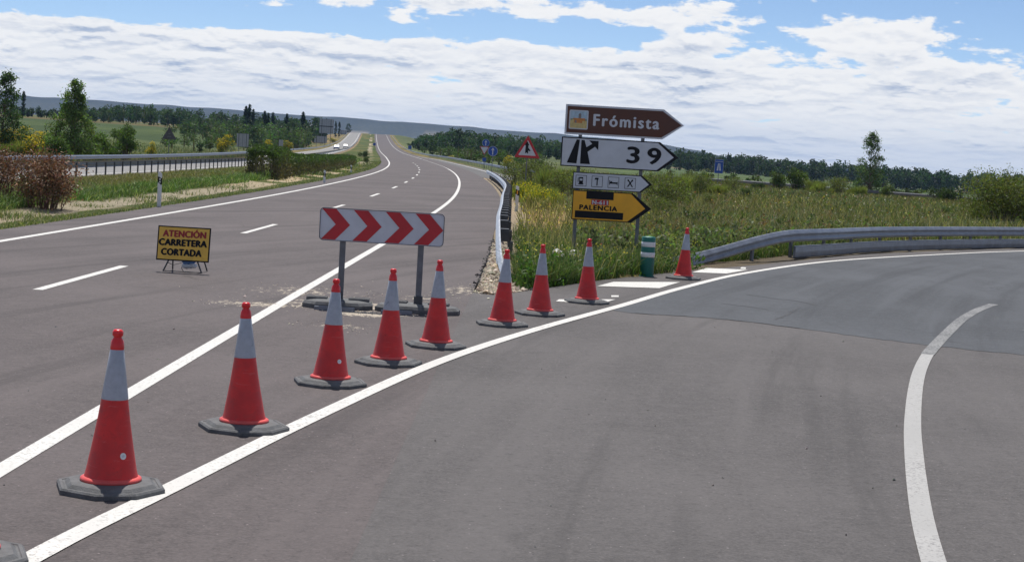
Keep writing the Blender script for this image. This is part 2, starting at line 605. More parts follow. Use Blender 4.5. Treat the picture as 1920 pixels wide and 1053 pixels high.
SIGN_RED = plain('sign_red', (0.46, 0.014, 0.022), 0.42, var=0.08, dirt=0.1, dirt_col=(0.3, 0.05, 0.05))
SIGN_BLUE = plain('sign_blue', (0.012, 0.072, 0.36), 0.42, var=0.1)
SIGN_BLACK = plain('sign_black', (0.010, 0.010, 0.013), 0.55, var=0.2, spec=0.2)
SIGN_BROWN = plain('sign_brown', (0.085, 0.026, 0.014), 0.5, var=0.1, scale=3)
SIGN_YELLOW = plain('sign_yellow', (0.84, 0.40, 0.014), 0.45, var=0.07, scale=3, dirt=0.12, dirt_col=(0.4, 0.2, 0.05))
SIGN_TAN = plain('portable_sign_yellow', (0.74, 0.44, 0.06), 0.5, var=0.08, scale=4, dirt=0.2, dirt_col=(0.35, 0.22, 0.06))
SIGN_BACK = plain('sign_back_aluminium', (0.30, 0.32, 0.35), 0.5, metal=0.3, var=0.1, scale=2)
GREEN_PLASTIC = plain('bollard_green', (0.006, 0.135, 0.105), 0.5, var=0.1, scale=6, dirt=0.2, dirt_col=(0.05, 0.12, 0.1))
WHITE_PLASTIC = plain('white_plastic', (0.70, 0.70, 0.70), 0.5, var=0.06, dirt=0.25, dirt_col=(0.5, 0.48, 0.45))
AMBER = plain('amber_reflector', (0.85, 0.36, 0.02), 0.3)
BARK = plain('bark', (0.14, 0.115, 0.09), 0.9, var=0.3, scale=9, bump=0.5)
TWIG = plain('dead_twig', (0.16, 0.085, 0.055), 0.9, var=0.3, scale=9)
LEAF = foliage_mat('leaf', trans=0.48)
GRASS = foliage_mat('grass_blade', trans=0.42)
DEAD = foliage_mat('dead_leaf', trans=0.2, tcol=(1.1, 0.8, 0.5))
PETAL = foliage_mat('petal', trans=0.3, tcol=(1, 1, 0.6))
GRAVEL = foliage_mat('gravel_stone', trans=0.0)

# ------------------------------------------------------------------ the lie of the land
_ys = np.concatenate([np.arange(-80, 400, 1.0), np.arange(400, 9200, 4.0)])


def _curve(nodes, sig):
    xs = np.array([n[0] for n in nodes], float)
    zs = np.array([n[1] for n in nodes], float)
    g = np.arange(-400, 9600, 2.0)
    v = np.interp(g, xs, zs)
    lo = (g < xs[0])
    v[lo] = zs[0] + (g[lo] - xs[0]) * (zs[1] - zs[0]) / (xs[1] - xs[0])
    k = np.exp(-0.5 * (np.arange(-60, 61) * 2.0 / sig) ** 2)
    k /= k.sum()
    vs = np.convolve(np.pad(v, 60, mode='reflect', reflect_type='odd'), k, mode='valid')
    return lambda y: np.interp(y, g, vs)


# x of the lane line of the near carriageway, and its height, by distance ahead
XD = _curve([(0, -7.05), (25, -6.72), (45, -6.37), (65, -6.10), (80, -6.06), (96.5, -6.33), (113.5, -6.74), (130.5, -7.24), (147.5, -7.84),
             (164.5, -8.54), (181.5, -9.36), (198.5, -10.3), (215.5, -11.35), (232.5, -12.5), (249.5, -13.7), (344, -20.9),
             (1220, -90.8), (2000, -153), (9500, -750)], 9)
PZ = _curve([(-50, 0), (85, 0), (113, -0.1), (164, -0.24), (232, -0.30), (300, -0.38), (420, -0.52), (535, -0.60), (640, -0.35), (760, 0.35),
             (897, 1.7), (1050, 4.2), (1220, 7.6), (1330, 8.4), (1500, 6.5), (2000, 0), (3000, 0), (9500, 6)], 14)
_TH = np.array([-0.6, -0.3, -0.2, -0.15, -0.11, -0.077, 0, 0.1, 0.27, 0.6])
_RR = np.array([0, 80, 200, 400, 700, 900, 1500, 3000, 9500.])
_NZ = np.array([[0, -.3, -.5, 1, 4.5, 6, 9, 14, 20], [0, -.3, -.5, 1, 4.5, 6, 9, 14, 20], [0, -.3, -.5, .6, 4, 5.5, 8, 12, 18],
                [0, -.3, -.5, 0, 1.8, 2.5, 4, 8, 14], [0, -.2, -.5, -.6, -.6, 0, 2, 6, 12], [0, 0, -.3, -.45, -.2, 1.6, 4, 4, 10],
                [0, 0, -.3, -.4, -.2, -.3, 0, 3, 10], [0, 0, -.2, -1, -2.2, -3, -4, -3, 5], [0, -.1, -.6, -2.6, -5.2, -7, -9, -9, -5],
                [0, -.1, -.6, -2.6, -5.2, -7, -9, -9, -5]])


def sstep(a, b, v):
    t = np.clip((v - a) / (b - a), 0, 1)
    return t * t * (3 - 2 * t)


def nat(x, y):
    th = np.clip(x / np.maximum(y, 30), -0.599, 0.599)
    r = np.clip(y, 0, 9499)
    i = np.clip(np.searchsorted(_TH, th) - 1, 0, len(_TH) - 2)
    j = np.clip(np.searchsorted(_RR, r) - 1, 0, len(_RR) - 2)
    a = sstep(0, 1, (th - _TH[i]) / (_TH[i + 1] - _TH[i]))
    b = (r - _RR[j]) / (_RR[j + 1] - _RR[j])
    return (_NZ[i, j] * (1 - b) + _NZ[i, j + 1] * b) * (1 - a) + (_NZ[i + 1, j] * (1 - b) + _NZ[i + 1, j + 1] * b) * a


_CU = np.array([-60, -26, -23.4, -22.4, -14.1, -13.2, -8.4, -7.4, -6.2, -5.2, -4.75, 60])
_CZ = np.array([-0.8, -0.7, -0.32, -0.30, 0, 0.0, 0.04, -0.10, -0.14, -0.05, 0, 0])


def surf(u, y):
    """height of the road corridor at offset u from the lane line"""
    return PZ(y) + np.interp(u, _CU, _CZ)


def ground(x, y):
    x = np.asarray(x, float)
    y = np.asarray(y, float)
    u = x - XD(y)
    c = surf(u, y)
    n = nat(x, y)
    rb = 7 + np.clip((y - 120) / 20, 0, 1) * 6
    wr = sstep(rb, rb + 30, u)
    wl = sstep(24, 70, -u)
    w = np.where(u > 0, wr, wl)
    return c * (1 - w) + n * w


def gz(x, y):
    return float(ground(x, y))


RAMP_EDGE = [(-0.50, 29.3), (-0.17, 28.94), (0.41, 30.25), (1.11, 31.96), (1.89, 33.89), (2.75, 35.73), (4.2, 38.6), (6.0, 42.0), (7.3, 44.6), (11.1, 51.7), (18.6, 62.0), (26.5, 70.0), (40, 82)]
_uL = lambda y: np.interp(y, [138, 150, 157, 500], [16, 8, 5.75, 5.75])
_uR = lambda y: np.interp(y, [138, 150, 165, 180, 200, 250, 350, 430, 440], [30, 18, 11.5, 9.2, 8.8, 8.5, 8, 5.8, 5.75])


def edge_r(y):
    return np.interp(y, [-60, 30, 40, 50, 66, 9999], [6.15, 6.12, 6.07, 5.93, 5.76, 5.75])


def right_edge(y):
    """x of the edge of the ramp asphalt on its outer (left) side"""
    ys = [p[1] for p in RAMP_EDGE[1:]]
    xs = [p[0] for p in RAMP_EDGE[1:]]
    return np.interp(y, ys, xs, left=-99)


RAMP_R = [(8.6, 2), (8.9, 10.8), (9.4, 13.2), (10.2, 16.6), (11.2, 20), (12.8, 24.4), (15.2, 29.2), (18.5, 34), (26, 42), (40, 54)]


def ramp_right(y):
    return np.interp(y, [p[1] for p in RAMP_R], [p[0] for p in RAMP_R])


def paved(x, y):
    u = x - XD(y)
    a = (u > -4.77) & (u < edge_r(y) + 0.02)
    b = (u > -22.42) & (u < -14.08)
    c = (y > 1) & (y < 82) & (x > np.where(y < 28.95, XD(y) + 5, right_edge(y))) & (x < np.where(y < 54, ramp_right(y), 40))
    e = (y > 138) & (y < 440) & (u > _uL(y)) & (u < _uR(y))
    return a | b | c | e


def value_noise(x, y, s, seed=0):
    xi = np.floor(x / s)
    yi = np.floor(y / s)
    fx = sstep(0, 1, x / s - xi)
    fy = sstep(0, 1, y / s - yi)

    def h(a, b):
        q = np.sin(a * 127.1 + b * 311.7 + seed * 74.7) * 43758.5453
        return q - np.floor(q)
    return (h(xi, yi) * (1 - fx) + h(xi + 1, yi) * fx) * (1 - fy) + (h(xi, yi + 1) * (1 - fx) + h(xi + 1, yi + 1) * fx) * fy


def build_terrain():
    us = np.concatenate([-np.geomspace(4500, 32, 46), np.arange(-31.5, -22.9, 0.5), [-22.45, -22.4, -22.0, -18, -14.6, -14.1, -14.05],
                         np.arange(-13.7, -4.9, 0.3), [-4.8, -4.75, -4.2, 0, 3, 5.2, 5.75, 5.8, 5.95, 6.05, 6.13, 6.2], np.arange(6.35, 26, 0.35), np.geomspace(26.4, 70, 45), np.geomspace(72, 4500, 40)])
    ys = np.concatenate([np.arange(-60, 8, 4.0), np.arange(8, 100, 0.45), np.geomspace(100.5, 460, 170), np.geomspace(465, 8200, 110)])
    U, Y = np.meshgrid(us, ys)
    X = U + XD(Y)
    Z = ground(X, Y)
    pv = paved(X, Y)
    # small relief off the asphalt
    rel = (value_noise(X, Y, 1.1, 1) - 0.5) * 0.05 + (value_noise(X, Y, 4.0, 2) - 0.5) * 0.12
    off = np.clip(np.minimum(np.abs(U - 5.75), np.abs(U + 4.75)), 0, 1)
    Z = np.where(pv, Z - 0.07, Z + rel * off * np.where((U > 5.75) | ((U < -5.2) & (U > -13)) | (U < -25), 1, 0) - 0.01)
    # colours of the ground itself
    C = np.zeros(X.shape + (3,))
    mead = np.array([0.105, 0.105, 0.040])
    dry = np.array([0.25, 0.19, 0.095])
    grn = np.array([0.055, 0.085, 0.024])
    n1 = value_noise(X, Y, 3.0, 3)
    n2 = value_noise(X, Y, 13.0, 4)
    k = np.clip(n1 * 0.5 + n2 * 0.7 - 0.2, 0, 1)[..., None]
    C[:] = mead * (1 - k) + dry * k
    med = (U < -4.7) & (U > -14.1)
    km = np.clip(n1 * 1.2 - 0.35, 0, 1)[..., None]
    C = np.where(med[..., None], grn * (1 - km) + np.array([0.15, 0.125, 0.055]) * km, C)
    ditch = (U < -5.95 + 0.3 * (n1 - .5)) & (U > -7.65 + 0.4 * (n2 - .5)) & ((Y < 75) | (value_noise(X, Y, 7.0, 33) > np.clip(0.25 + (Y - 75) / 250, 0.25, 0.62)))
    C = np.where(ditch[..., None], np.array([0.33, 0.285, 0.21]), C)
    foot = (U < -12.9) & (U > -14.2)
    C = np.where(foot[..., None], np.array([0.22, 0.175, 0.115]), C)
    # gravelly tip of the gore and dusty strip along the near guardrail
    d_tip = np.hypot((X + 0.05) / 0.55, (Y - 30.3) / 1.9)
    C = np.where((d_tip < 1.25)[..., None] & ~pv[..., None], np.array([0.38, 0.33, 0.26]), C)
    strip = (U > 5.7) & (U < 6.75) & (Y > 29) & (Y < 160)
    C = np.where(strip[..., None], np.array([0.30, 0.25, 0.19]), C)
    strip2 = (U > 6.7) & (U < 8.4 + n1) & (Y > 44) & (Y < 100)
    C = np.where(strip2[..., None], np.array([0.30, 0.21, 0.12]) * (0.8 + 0.5 * n1[..., None]), C)
    # far fields: long plots of crop, fallow and pasture
    far = Y > 185
    fx = np.floor((X + 0.35 * Y) / 150 + value_noise(X, Y, 300, 6) * 0.6)
    fy = np.floor((Y - 0.1 * X) / 95)
    q = np.sin(fx * 91.7 + fy * 47.3) * 9631.7
    q = (q - np.floor(q))
    pal = np.array([[0.075, 0.125, 0.040], [0.090, 0.140, 0.045], [0.130, 0.130, 0.052], [0.060, 0.105, 0.035], [0.21, 0.175, 0.09], [0.10, 0.15, 0.055], [0.085, 0.11, 0.04]])
    FC = pal[np.clip((q * len(pal)).astype(int), 0, len(pal) - 1)]
    FC = FC * np.array([0.80, 0.70, 0.80])
    wf = (sstep(0, 1, (Y - 185) / 60) * sstep(14, 40, np.abs(U + 4)))[..., None]
    C = C * (1 - wf) + FC * wf
    rsc = ((U > 9.0) & (U < 170) & (Y > 190) & (X / np.maximum(Y, 1) < 0.055))[..., None]
    C = np.where(rsc, np.array([0.085, 0.105, 0.045]) * (0.7 + 0.7 * n2[..., None]), C)
    rfl = ((X / np.maximum(Y, 1) > 0.055) & (Y > 212) & (Y < 1100))[..., None]
    C = np.where(rfl, np.array([0.072, 0.105, 0.045]) * (0.85 + 0.3 * value_noise(X, Y, 60, 9)[..., None]), C)
    soil = ((Y > 36) & (Y < 84) & (X > right_edge(Y) - 1.9) & (X < right_edge(Y) + 1.0))[..., None]
    C = np.where(soil & ~pv[..., None], np.array([0.115, 0.098, 0.075]), C)
    veryfar = sstep(1500, 3200, Y)[..., None]
    C = C * (1 - veryfar) + np.array([0.07, 0.09, 0.045]) * veryfar
    ny, nx = X.shape
    V = np.stack([X, Y, Z], -1).reshape(-1, 3)
    i = np.arange((ny - 1) * (nx - 1))
    a = (i // (nx - 1)) * nx + i % (nx - 1)
    Fc = np.stack([a, a + 1, a + nx + 1, a + nx], 1)
    me = np_mesh('ground', V, Fc, C.reshape(-1, 3), smooth=True)
    return tag(obj('ground', me, GROUND), kind='structure')


build_terrain()


def strip_mesh(name, uL, uR, ys, dz=0.0, cols=2, skirt=0.0):
    """ribbon along the road between offsets uL(y) and uR(y)"""
    ys = np.asarray(ys, float)
    l = uL(ys) if callable(uL) else np.full_like(ys, uL)
    r = uR(ys) if callable(uR) else np.full_like(ys, uR)
    tt = np.linspace(0, 1, cols)
    U = l[:, None] * (1 - tt) + r[:, None] * tt
    Y = np.repeat(ys[:, None], cols, 1)
    X = U + XD(Y)
    Z = surf(U, Y) + dz
    if skirt > 0:
        U = np.concatenate([U[:, :1], U, U[:, -1:]], 1)
        X = np.concatenate([X[:, :1], X, X[:, -1:]], 1)
        Y = np.concatenate([Y[:, :1], Y, Y[:, -1:]], 1)
        Z = np.concatenate([Z[:, :1] - skirt, Z, Z[:, -1:] - skirt], 1)
    ny, nx = X.shape
    V = np.stack([X, Y, Z], -1).reshape(-1, 3)
    i = np.arange((ny - 1) * (nx - 1))
    a = (i // (nx - 1)) * nx + i % (nx - 1)
    return np_mesh(name, V, np.stack([a, a + 1, a + nx + 1, a + nx], 1), smooth=False)


YS = np.concatenate([np.arange(-40, 20, 4.0), np.arange(20, 460, 2.0), np.arange(460, 1800, 10.0)])
wob = lambda y: 5.68 + 0.07 * np.sin(y * 1.7) + 0.05 * np.sin(y * 4.1 + 1) + np.clip((y - 29) / 5, 0, 1) * 0.02
main_road = tag(obj('main_carriageway', strip_mesh('main_carriageway', -4.7, edge_r, YS, 0.004, 3, 0.09), ASPHALT), kind='structure')
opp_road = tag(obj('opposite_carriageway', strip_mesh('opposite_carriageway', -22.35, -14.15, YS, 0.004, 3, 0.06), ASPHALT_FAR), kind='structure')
yr = np.arange(138.5, 440, 1.5)
entry_road = tag(obj('entry_slip_road', strip_mesh('entry_slip_road', lambda y: _uL(y) + 0.003, _uR, yr, 0.003, 3, 0.06), ASPHALT_MID), kind='structure')


def poly_sheet(name, pts, z, mat, parent=None, skirt=0.0):
    from mathutils.geometry import tessellate_polygon
    tris = tessellate_polygon([[Vector((p[0], p[1], 0)) for p in pts]])
    vs = [(p[0], p[1], z) for p in pts]
    fs = []
    for a, b, c in tris:
        A, B, Cc = (Vector(vs[k]) for k in (a, b, c))
        fs.append((a, b, c) if (B - A).cross(Cc - A).z > 0 else (a, c, b))
    if skirt > 0:
        n = len(pts)
        vs += [(p[0], p[1], z - skirt) for p in pts]
        fs += [(i, (i + 1) % n, n + (i + 1) % n, n + i) for i in range(n)]
    me = bpy.data.meshes.new(name)
    me.from_pydata(vs, [], fs)
    me.update()
    return obj(name, me, mat, parent)


def smooth_path(pts, step=0.5):
    """Catmull-Rom through 2-D points"""
    P = [Vector((p[0], p[1], p[2] if len(p) > 2 else 0)) for p in pts]
    P = [P[0] * 2 - P[1]] + P + [P[-1] * 2 - P[-2]]
    out = []
    for i in range(1, len(P) - 2):
        n = max(2, int((P[i + 1] - P[i]).length / step))
        for k in range(n):
            t = k / n
            a, b, c, d = P[i - 1], P[i], P[i + 1], P[i + 2]
            out.append(0.5 * ((2 * b) + (c - a) * t + (2 * a - 5 * b + 4 * c - d) * t * t + (3 * b - a - 3 * c + d) * t ** 3))
    out.append(P[-2])
    return out


main_edge = [(float(XD(y)) + float(edge_r(y)) - 0.09, y) for y in np.arange(-30, 29.2, 3)]
ramp_poly = main_edge + [(p.x, p.y) for p in smooth_path(RAMP_EDGE, 0.7)] + [(40, 54)] + [(p[0], p[1]) for p in reversed(RAMP_R)] + [(8.6, -30)]
ramp_road = tag(poly_sheet('exit_slip_road', ramp_poly, 0.003, ASPHALT_RAMP, skirt=0.09), kind='structure')
patch_pts = [at(1190, 588), at(1270, 592), at(1350, 598), at(1430, 607), at(1500, 616), at(1600, 630), at(1745, 648), at(1830, 657), at(1930, 667)]
up = [p for p in smooth_path([(1.5, 27.4), (1.83, 28.8), (3.2, 33.3), (5.2, 39.2), (8.35, 46.1), (12.6, 53.1), (17.6, 60)], 0.8)]
rj = random.Random(3)
overlay = [(p.x + rj.uniform(-.02, .02), p.y + rj.uniform(-.06, .06)) for p in smooth_path([(q.x, q.y) for q in patch_pts], 0.12)] + [(10.4, 22.6), (11.9, 22.8), (15.0, 29.2), (18.3, 34), (25, 42), (34, 50)] + [(p.x + 0.22, p.y - 0.12) for p in reversed(up)]
dark_overlay = tag(poly_sheet('dark_resurfaced_asphalt', overlay, 0.007, ASPHALT_DARK), kind='structure')


def line_ribbon(name, path, w, z, mat, parent, taper=False):
    vs, fs = [], []
    n = len(path)
    for i, p in enumerate(path):
        d = (path[min(i + 1, n - 1)] - path[max(i - 1, 0)])
        nn = Vector((-d.y, d.x, 0)).normalized()
        ww = w / 2
        vs += [(p.x + nn.x * ww, p.y + nn.y * ww, z), (p.x - nn.x * ww, p.y - nn.y * ww, z)]
    fs = [(2 * i, 2 * i + 1, 2 * i + 3, 2 * i + 2) for i in range(n - 1)]
    me = bpy.data.meshes.new(name)
    me.from_pydata(vs, [], fs)
    me.update()
    return obj(name, me, mat, parent)


# painted lines of the near carriageway
yl = np.concatenate([np.arange(4, 460, 1.5), np.arange(460, 1500, 8.0)])
obj('edge_line', strip_mesh('edge_line', -3.62, -3.44, yl, 0.009), PAINT, main_road)
obj('edge_line', strip_mesh('edge_line', 3.42, 3.58, np.arange(4, 212, 1.5), 0.009), PAINT, main_road)
obj('edge_line', strip_mesh('edge_line', 3.42, 3.58, np.arange(345, 1500, 8.0), 0.009), PAINT, main_road)
for k in range(15):
    y0 = 7.7 + 17.55 * k
    obj('lane_dash', strip_mesh('lane_dash', -0.075, 0.075, np.linspace(y0, y0 + 5.3, 6), 0.009), PAINT, main_road)
for k in range(14):
    y0 = 215 + 9 * k
    obj('merge_dash', strip_mesh('merge_dash', 3.42, 3.6, np.linspace(y0, y0 + 4, 4), 0.009), PAINT, main_road)
obj('edge_line', strip_mesh('edge_line', lambda y: _uR(y) - 1.1, lambda y: _uR(y) - 0.9, np.arange(150, 430, 2.0), 0.009), PAINT, entry_road)
for u in (-15.0, -21.6):
    obj('edge_line', strip_mesh('edge_line', u - 0.1, u + 0.1, np.arange(20, 1500, 6.0), 0.009), PAINT, opp_road)
# slip road lines
rl = smooth_path([(-2.95, 6.0), (-2.53, 9.51), (-2.17, 11.65), (-1.54, 15.24), (-0.69, 19.43), (0.42, 23.52), (1.96, 28.43), (3.35, 32.98), (5.31, 38.61), (8.45, 45.55), (12.74, 52.47), (17.37, 59.03), (25, 68)], 0.4)
line_ribbon('edge_line', rl, 0.16, 0.011, PAINT, ramp_road)
LP = [(1790, 1180), (1750, 1053), (1730, 976), (1719, 906), (1713, 846), (1711, 796), (1715, 740), (1723, 700), (1737, 669), (1753, 649), (1774, 627), (1803, 600), (1833, 582), (1863, 571)]
rr = smooth_path([(at(*q).x, at(*q).y) for q in LP], 0.25)
ks = min(range(len(rr)), key=lambda i: abs(rr[i].y - at(1740, 664).y))
line_ribbon('edge_line', rr[:ks + 1], 0.16, 0.011, PAINT_OLD, ramp_road)
line_ribbon('faded_edge_line', rr[ks:], 0.18, 0.012, PAINT_FADE, ramp_road)
line_ribbon('faded_edge_line', smooth_path([(8.3, 27.9), (9.2, 28.4), (10.2, 29.0)], 0.3), 0.14, 0.012, PAINT_FADE, ramp_road)
# tar seams and cracks of the resurfaced bend
TAR = plain('tar_seam', (0.022, 0.022, 0.024), 0.7, var=0.3, scale=8)
rs_ = random.Random(8)
for seam in ([(1192, 588), (1270, 592.5), (1350, 598.5), (1430, 607), (1500, 616.5)], [(1395, 552), (1450, 560), (1500, 566), (1530, 573)], [(1352, 570), (1400, 575), (1440, 581)], [(1455, 600), (1480, 588), (1500, 577)]):
    sw = smooth_path([(at(*q_).x, at(*q_).y) for q_ in seam], 0.12)
    sw = [Vector((v_.x + rs_.uniform(-.02, .02), v_.y + rs_.uniform(-.05, .05), 0)) for v_ in sw]
    line_ribbon('tar_seam', sw, 0.035, 0.010, TAR, dark_overlay)
# white hatching of the gore
for pts in ([(1120, 537), (1150, 529), (1275, 529.5), (1236, 541)], [(1298, 511), (1325, 503), (1402, 506.5), (1362, 513.5)], [(1042, 566), (1048, 562), (1154, 562), (1128, 570)],
            [(1146, 557.5), (1146, 554.5), (1160, 554.5), (1160, 557.5)], [(1388, 504.5), (1390, 501.5), (1399, 502), (1398, 505)]):
    w = [at(*p) for p in pts]
    poly_sheet('gore_hatching', [(p.x, p.y) for p in w], 0.011, PAINT, ramp_road)

# distant mesa on the horizon
def build_mesa():
    az = np.linspace(-0.55, 0.20, 260)
    top = np.interp(az, [-0.55, -0.27, -0.14, -0.08, -0.027, 0.024, 0.05, 0.085, 0.105, 0.135, 0.20], [96, 93, 84, 79, 73, 69, 62, 52, 38, 4, -6])
    D = 6200.
    top = top + (value_noise(az * 900, az * 0, 11, 3) - .5) * 5 * np.clip((0.12 - az) * 20, 0, 1)
    rows = [(-900, 0.0), (-620, 0.07), (-420, 0.22), (-300, 0.45), (-210, 0.70), (-130, 0.90), (-60, 0.98), (0, 1.0), (1300, 1.0), (1500, 0.3)]
    V, C = [], []
    for j, (dd, f) in enumerate(rows):
        gul = (value_noise(az * 1000, az * 0 + j * 3.0, 9, 8) - .5) * 130 * (1 if 0 < j < 6 else 0)
        y = D + dd + gul
        V.append(np.stack([az * y, y, 4 + (top - 4) * f], 1))
        c = np.array([[0.040, 0.046, 0.034]]) * (0.7 + 0.7 * value_noise(az * 1000, az * 0 + j * 7., 14, 5)[:, None])
        if j in (0, 1, 2, 3):
            pale = (value_noise(az * 1000, az * 0 + j * 5., 22, 12) > 0.66)[:, None]
            c = np.where(pale, np.array([[0.15, 0.135, 0.105]]), c)
            pf = ((az > -0.098) & (az < -0.082) & (j in (1, 2)))[:, None]
            c = np.where(pf, np.array([[0.40, 0.34, 0.28]]), c)
        if j in (5, 6, 7):
            c = c * 0 + np.array([[0.030, 0.036, 0.026]])
        C.append(c)
    V = np.concatenate(V)
    C = np.concatenate(C)
    n, m_ = len(rows), len(az)
    i = np.arange((n - 1) * (m_ - 1))
    a = (i // (m_ - 1)) * m_ + i % (m_ - 1)
    me = np_mesh('mesa_hill', V, np.stack([a, a + 1, a + m_ + 1, a + m_], 1), C, smooth=True)
    tag(obj('mesa_hill', me, GROUND), kind='structure')


build_mesa()

# ------------------------------------------------------------------ guardrails
W_PROF = [(0.0, -0.158), (0.030, -0.150), (0.085, -0.110), (0.085, -0.075), (0.050, -0.022), (0.050, 0.010), (0.085, 0.040), (0.085, 0.070), (0.025, 0.150), (0.0, 0.158)]
BEAM = W_PROF + [(n - 0.010, z) for n, z in reversed(W_PROF)]
PLATE = [(0.02, 0.015), (0.045, 0.04), (0.055, 0.17), (0.05, 0.31), (0.01, 0.335), (-0.012, 0.335), (-0.012, 0.015)]


def sweep(path, prof, side):
    """closed profile (n, z) swept along path; side=+1: n points left of travel"""
    vs, fs = [], []
    m, n = len(prof), len(path)
    for i, p in enumerate(path):
        d = path[min(i + 1, n - 1)] - path[max(i - 1, 0)]
        nn = Vector((-d.y, d.x, 0)).normalized() * side
        vs += [(p.x + nn.x * a, p.y + nn.y * a, p.z + b) for a, b in prof]
    for i in range(n - 1):
        for k in range(m):
            q = (k + 1) % m
            f = (i * m + k, (i + 1) * m + k, (i + 1) * m + q, i * m + q)
            fs.append(f if side > 0 else f[::-1])
    e0, e1 = tuple(range(m)), tuple((n - 1) * m + k for k in range(m))
    fs += [e0 if side > 0 else e0[::-1], e1[::-1] if side > 0 else e1]
    me = bpy.data.meshes.new('sweep')
    me.from_pydata(vs, [], fs)
    me.update()
    return me


def resample(path, step):
    out, acc = [path[0]], 0.0
    for a, b in zip(path[:-1], path[1:]):
        L = (b - a).length
        while acc + L >= step:
            t = (step - acc) / L
            a = a + (b - a) * t
            out.append(a)
            L = (b - a).length
            acc = 0.0
        acc += L
    if (out[-1] - path[-1]).length > 0.3 * step:
        out.append(path[-1])
    return out


post_mesh = MB().box(-0.06, 0.06, -0.03, 0.03, -0.5, 0.70).mesh('post')
post_mesh_dark = MB().box(-0.06, 0.06, -0.03, 0.03, -0.5, 0.70).mesh('post')
spacer_wide = MB().box(-0.16, 0.16, -0.10, 0.10, 0.44, 0.73).mesh('spacer')
spacer_mesh = MB().box(-0.075, 0.075, -0.045, 0.045, 0.47, 0.72).mesh('spacer')
lens_mesh = MB().box(-0.012, 0.012, -0.05, 0.05, 0.56, 0.64).mesh('reflector')


def guardrail(pts, label, side, post_step=2.0, panel=4.0, post_until=1e9, spacer=True, lower_from=None, heights=None, group='steel guardrails', mat=STEEL, post_off=0.14, zfun=None, post_mat=None, wide=False):
    """pts: 2-D path; side: which side of the path faces the traffic (+1 left)"""
    zfun = zfun or gz
    raw = smooth_path([(p[0], p[1], 0) for p in pts], 0.8)
    hts = heights or (lambda p: 0.60)
    path = resample(raw, 0.5 if (raw[-1] - raw[0]).length < 60 else 1.0)
    base = Vector((path[0].x, path[0].y, zfun(path[0].x, path[0].y)))
    root = thing('guardrail', base, label, 'guardrail', group=group)
    full = [Vector((p.x, p.y, zfun(p.x, p.y) + hts(p))) - base for p in path]
    step = max(1, int(round(panel / (path[1] - path[0]).length)))
    i = 0
    while i < len(full) - 1:
        seg = full[i:i + step + 1]
        if len(seg) >= 2:
            obj('rail_panel', sweep(seg, BEAM, side), mat, root)
        i += step
    for p in resample(raw, post_step):
        if p.y > post_until:
            break
        k = min(range(len(path)), key=lambda q: (path[q] - p).length_squared)
        d = path[min(k + 1, len(path) - 1)] - path[max(k - 1, 0)]
        nn = Vector((-d.y, d.x, 0)).normalized() * -side
        a = math.atan2(d.y, d.x)
        h = hts(p)
        z = zfun(p.x, p.y)
        po = obj('post', post_mesh if post_mat is None else post_mesh_dark, post_mat or STEEL_DULL, root)
        po.location = Vector((p.x + nn.x * (post_off + 0.06), p.y + nn.y * (post_off + 0.06), z + h - 0.60)) - base
        po.rotation_euler = (0, 0, a)
        if spacer and h > 0.3:
            sp = obj('spacer', spacer_wide if wide else spacer_mesh, STEEL_DARK if wide else STEEL_DULL, root)
            so_ = 0.115 if wide else 0.07
            sp.location = Vector((p.x + nn.x * so_, p.y + nn.y * so_, z + h - 0.60)) - base
            sp.rotation_euler = (0, 0, a)
    if lower_from is not None:
        low = [q - Vector((0, 0, 0.60)) for q, p in zip(full, path) if p.x >= lower_from]
        n = int(round(4.0 / (path[1] - path[0]).length))
        i = 0
        while i < len(low) - 1:
            obj('lower_rail', sweep(low[i:i + n + 1], PLATE, side), STEEL, root)
            i += n
    return root


ru = lambda u, y: (float(XD(y)) + u, y)
# beside the near carriageway: its near end dips into the ground
rail_a = guardrail([(0.02, 33.0), (-0.10, 36.5), (-0.18, 41), (-0.22, 46), (-0.2, 55), (-0.22, 66), ru(5.98, 84), ru(5.98, 100), ru(6.0, 115), ru(6.0, 130), ru(6.0, 152)],
                   'curving galvanised guardrail beside the closed carriageway, dipping into the ground behind a cone', +1,
                   heights=lambda p: 0.60 - 0.62 * (1 - float(sstep(33.2, 45, p.y))), post_off=0.20, mat=STEEL_PALE, wide=True, post_mat=STEEL_DARK)
# far side of the entry slip road
rail_b = guardrail([(ru(10.4, 177)[0] + 1.5, 176)] + [ru(float(_uR(y)) + 0.9, y) for y in (184, 200, 225, 250, 300, 350, 400)] + [ru(6.9, y) for y in (440, 560, 700, 850, 1000, 1150)],
                   'long grey guardrail beyond the slip road junction, running up to the far crest', +1, post_until=420, spacer=False, post_step=4)
# outside of the exit ramp
rail_c = guardrail([(3.45, 39.6), (4.6, 41.3), (6.05, 43.5), (7.2, 45.4), (9.0, 48.6), (11.1, 52.5), (14.5, 57.6), (18.4, 62.7), (23, 67.8), (30, 74)],
                   'low galvanised guardrail with a second lower rail round the outside of the right ramp', -1, lower_from=7.3, post_step=2.6,
                   heights=lambda p: 0.60 - 0.60 * (1 - float(sstep(3.3, 7.6, p.x))))
# the two sides of the opposite carriageway
rail_d = guardrail([ru(-13.75, y) for y in (60, 80, 100, 130, 160, 200, 240, 300, 400, 500, 650, 800, 1000, 1200)],
                   'guardrail with many dark posts on the median side of the opposite carriageway', +1, post_until=230, spacer=False, post_mat=STEEL_DARK)
rail_e = guardrail([ru(-22.95, y) for y in (85, 120, 150, 200, 260, 330, 420, 520, 650, 800, 1000, 1200)],
                   'guardrail along the far side of the opposite carriageway, below the trees', -1, post_until=260, spacer=False, post_mat=STEEL_DARK)
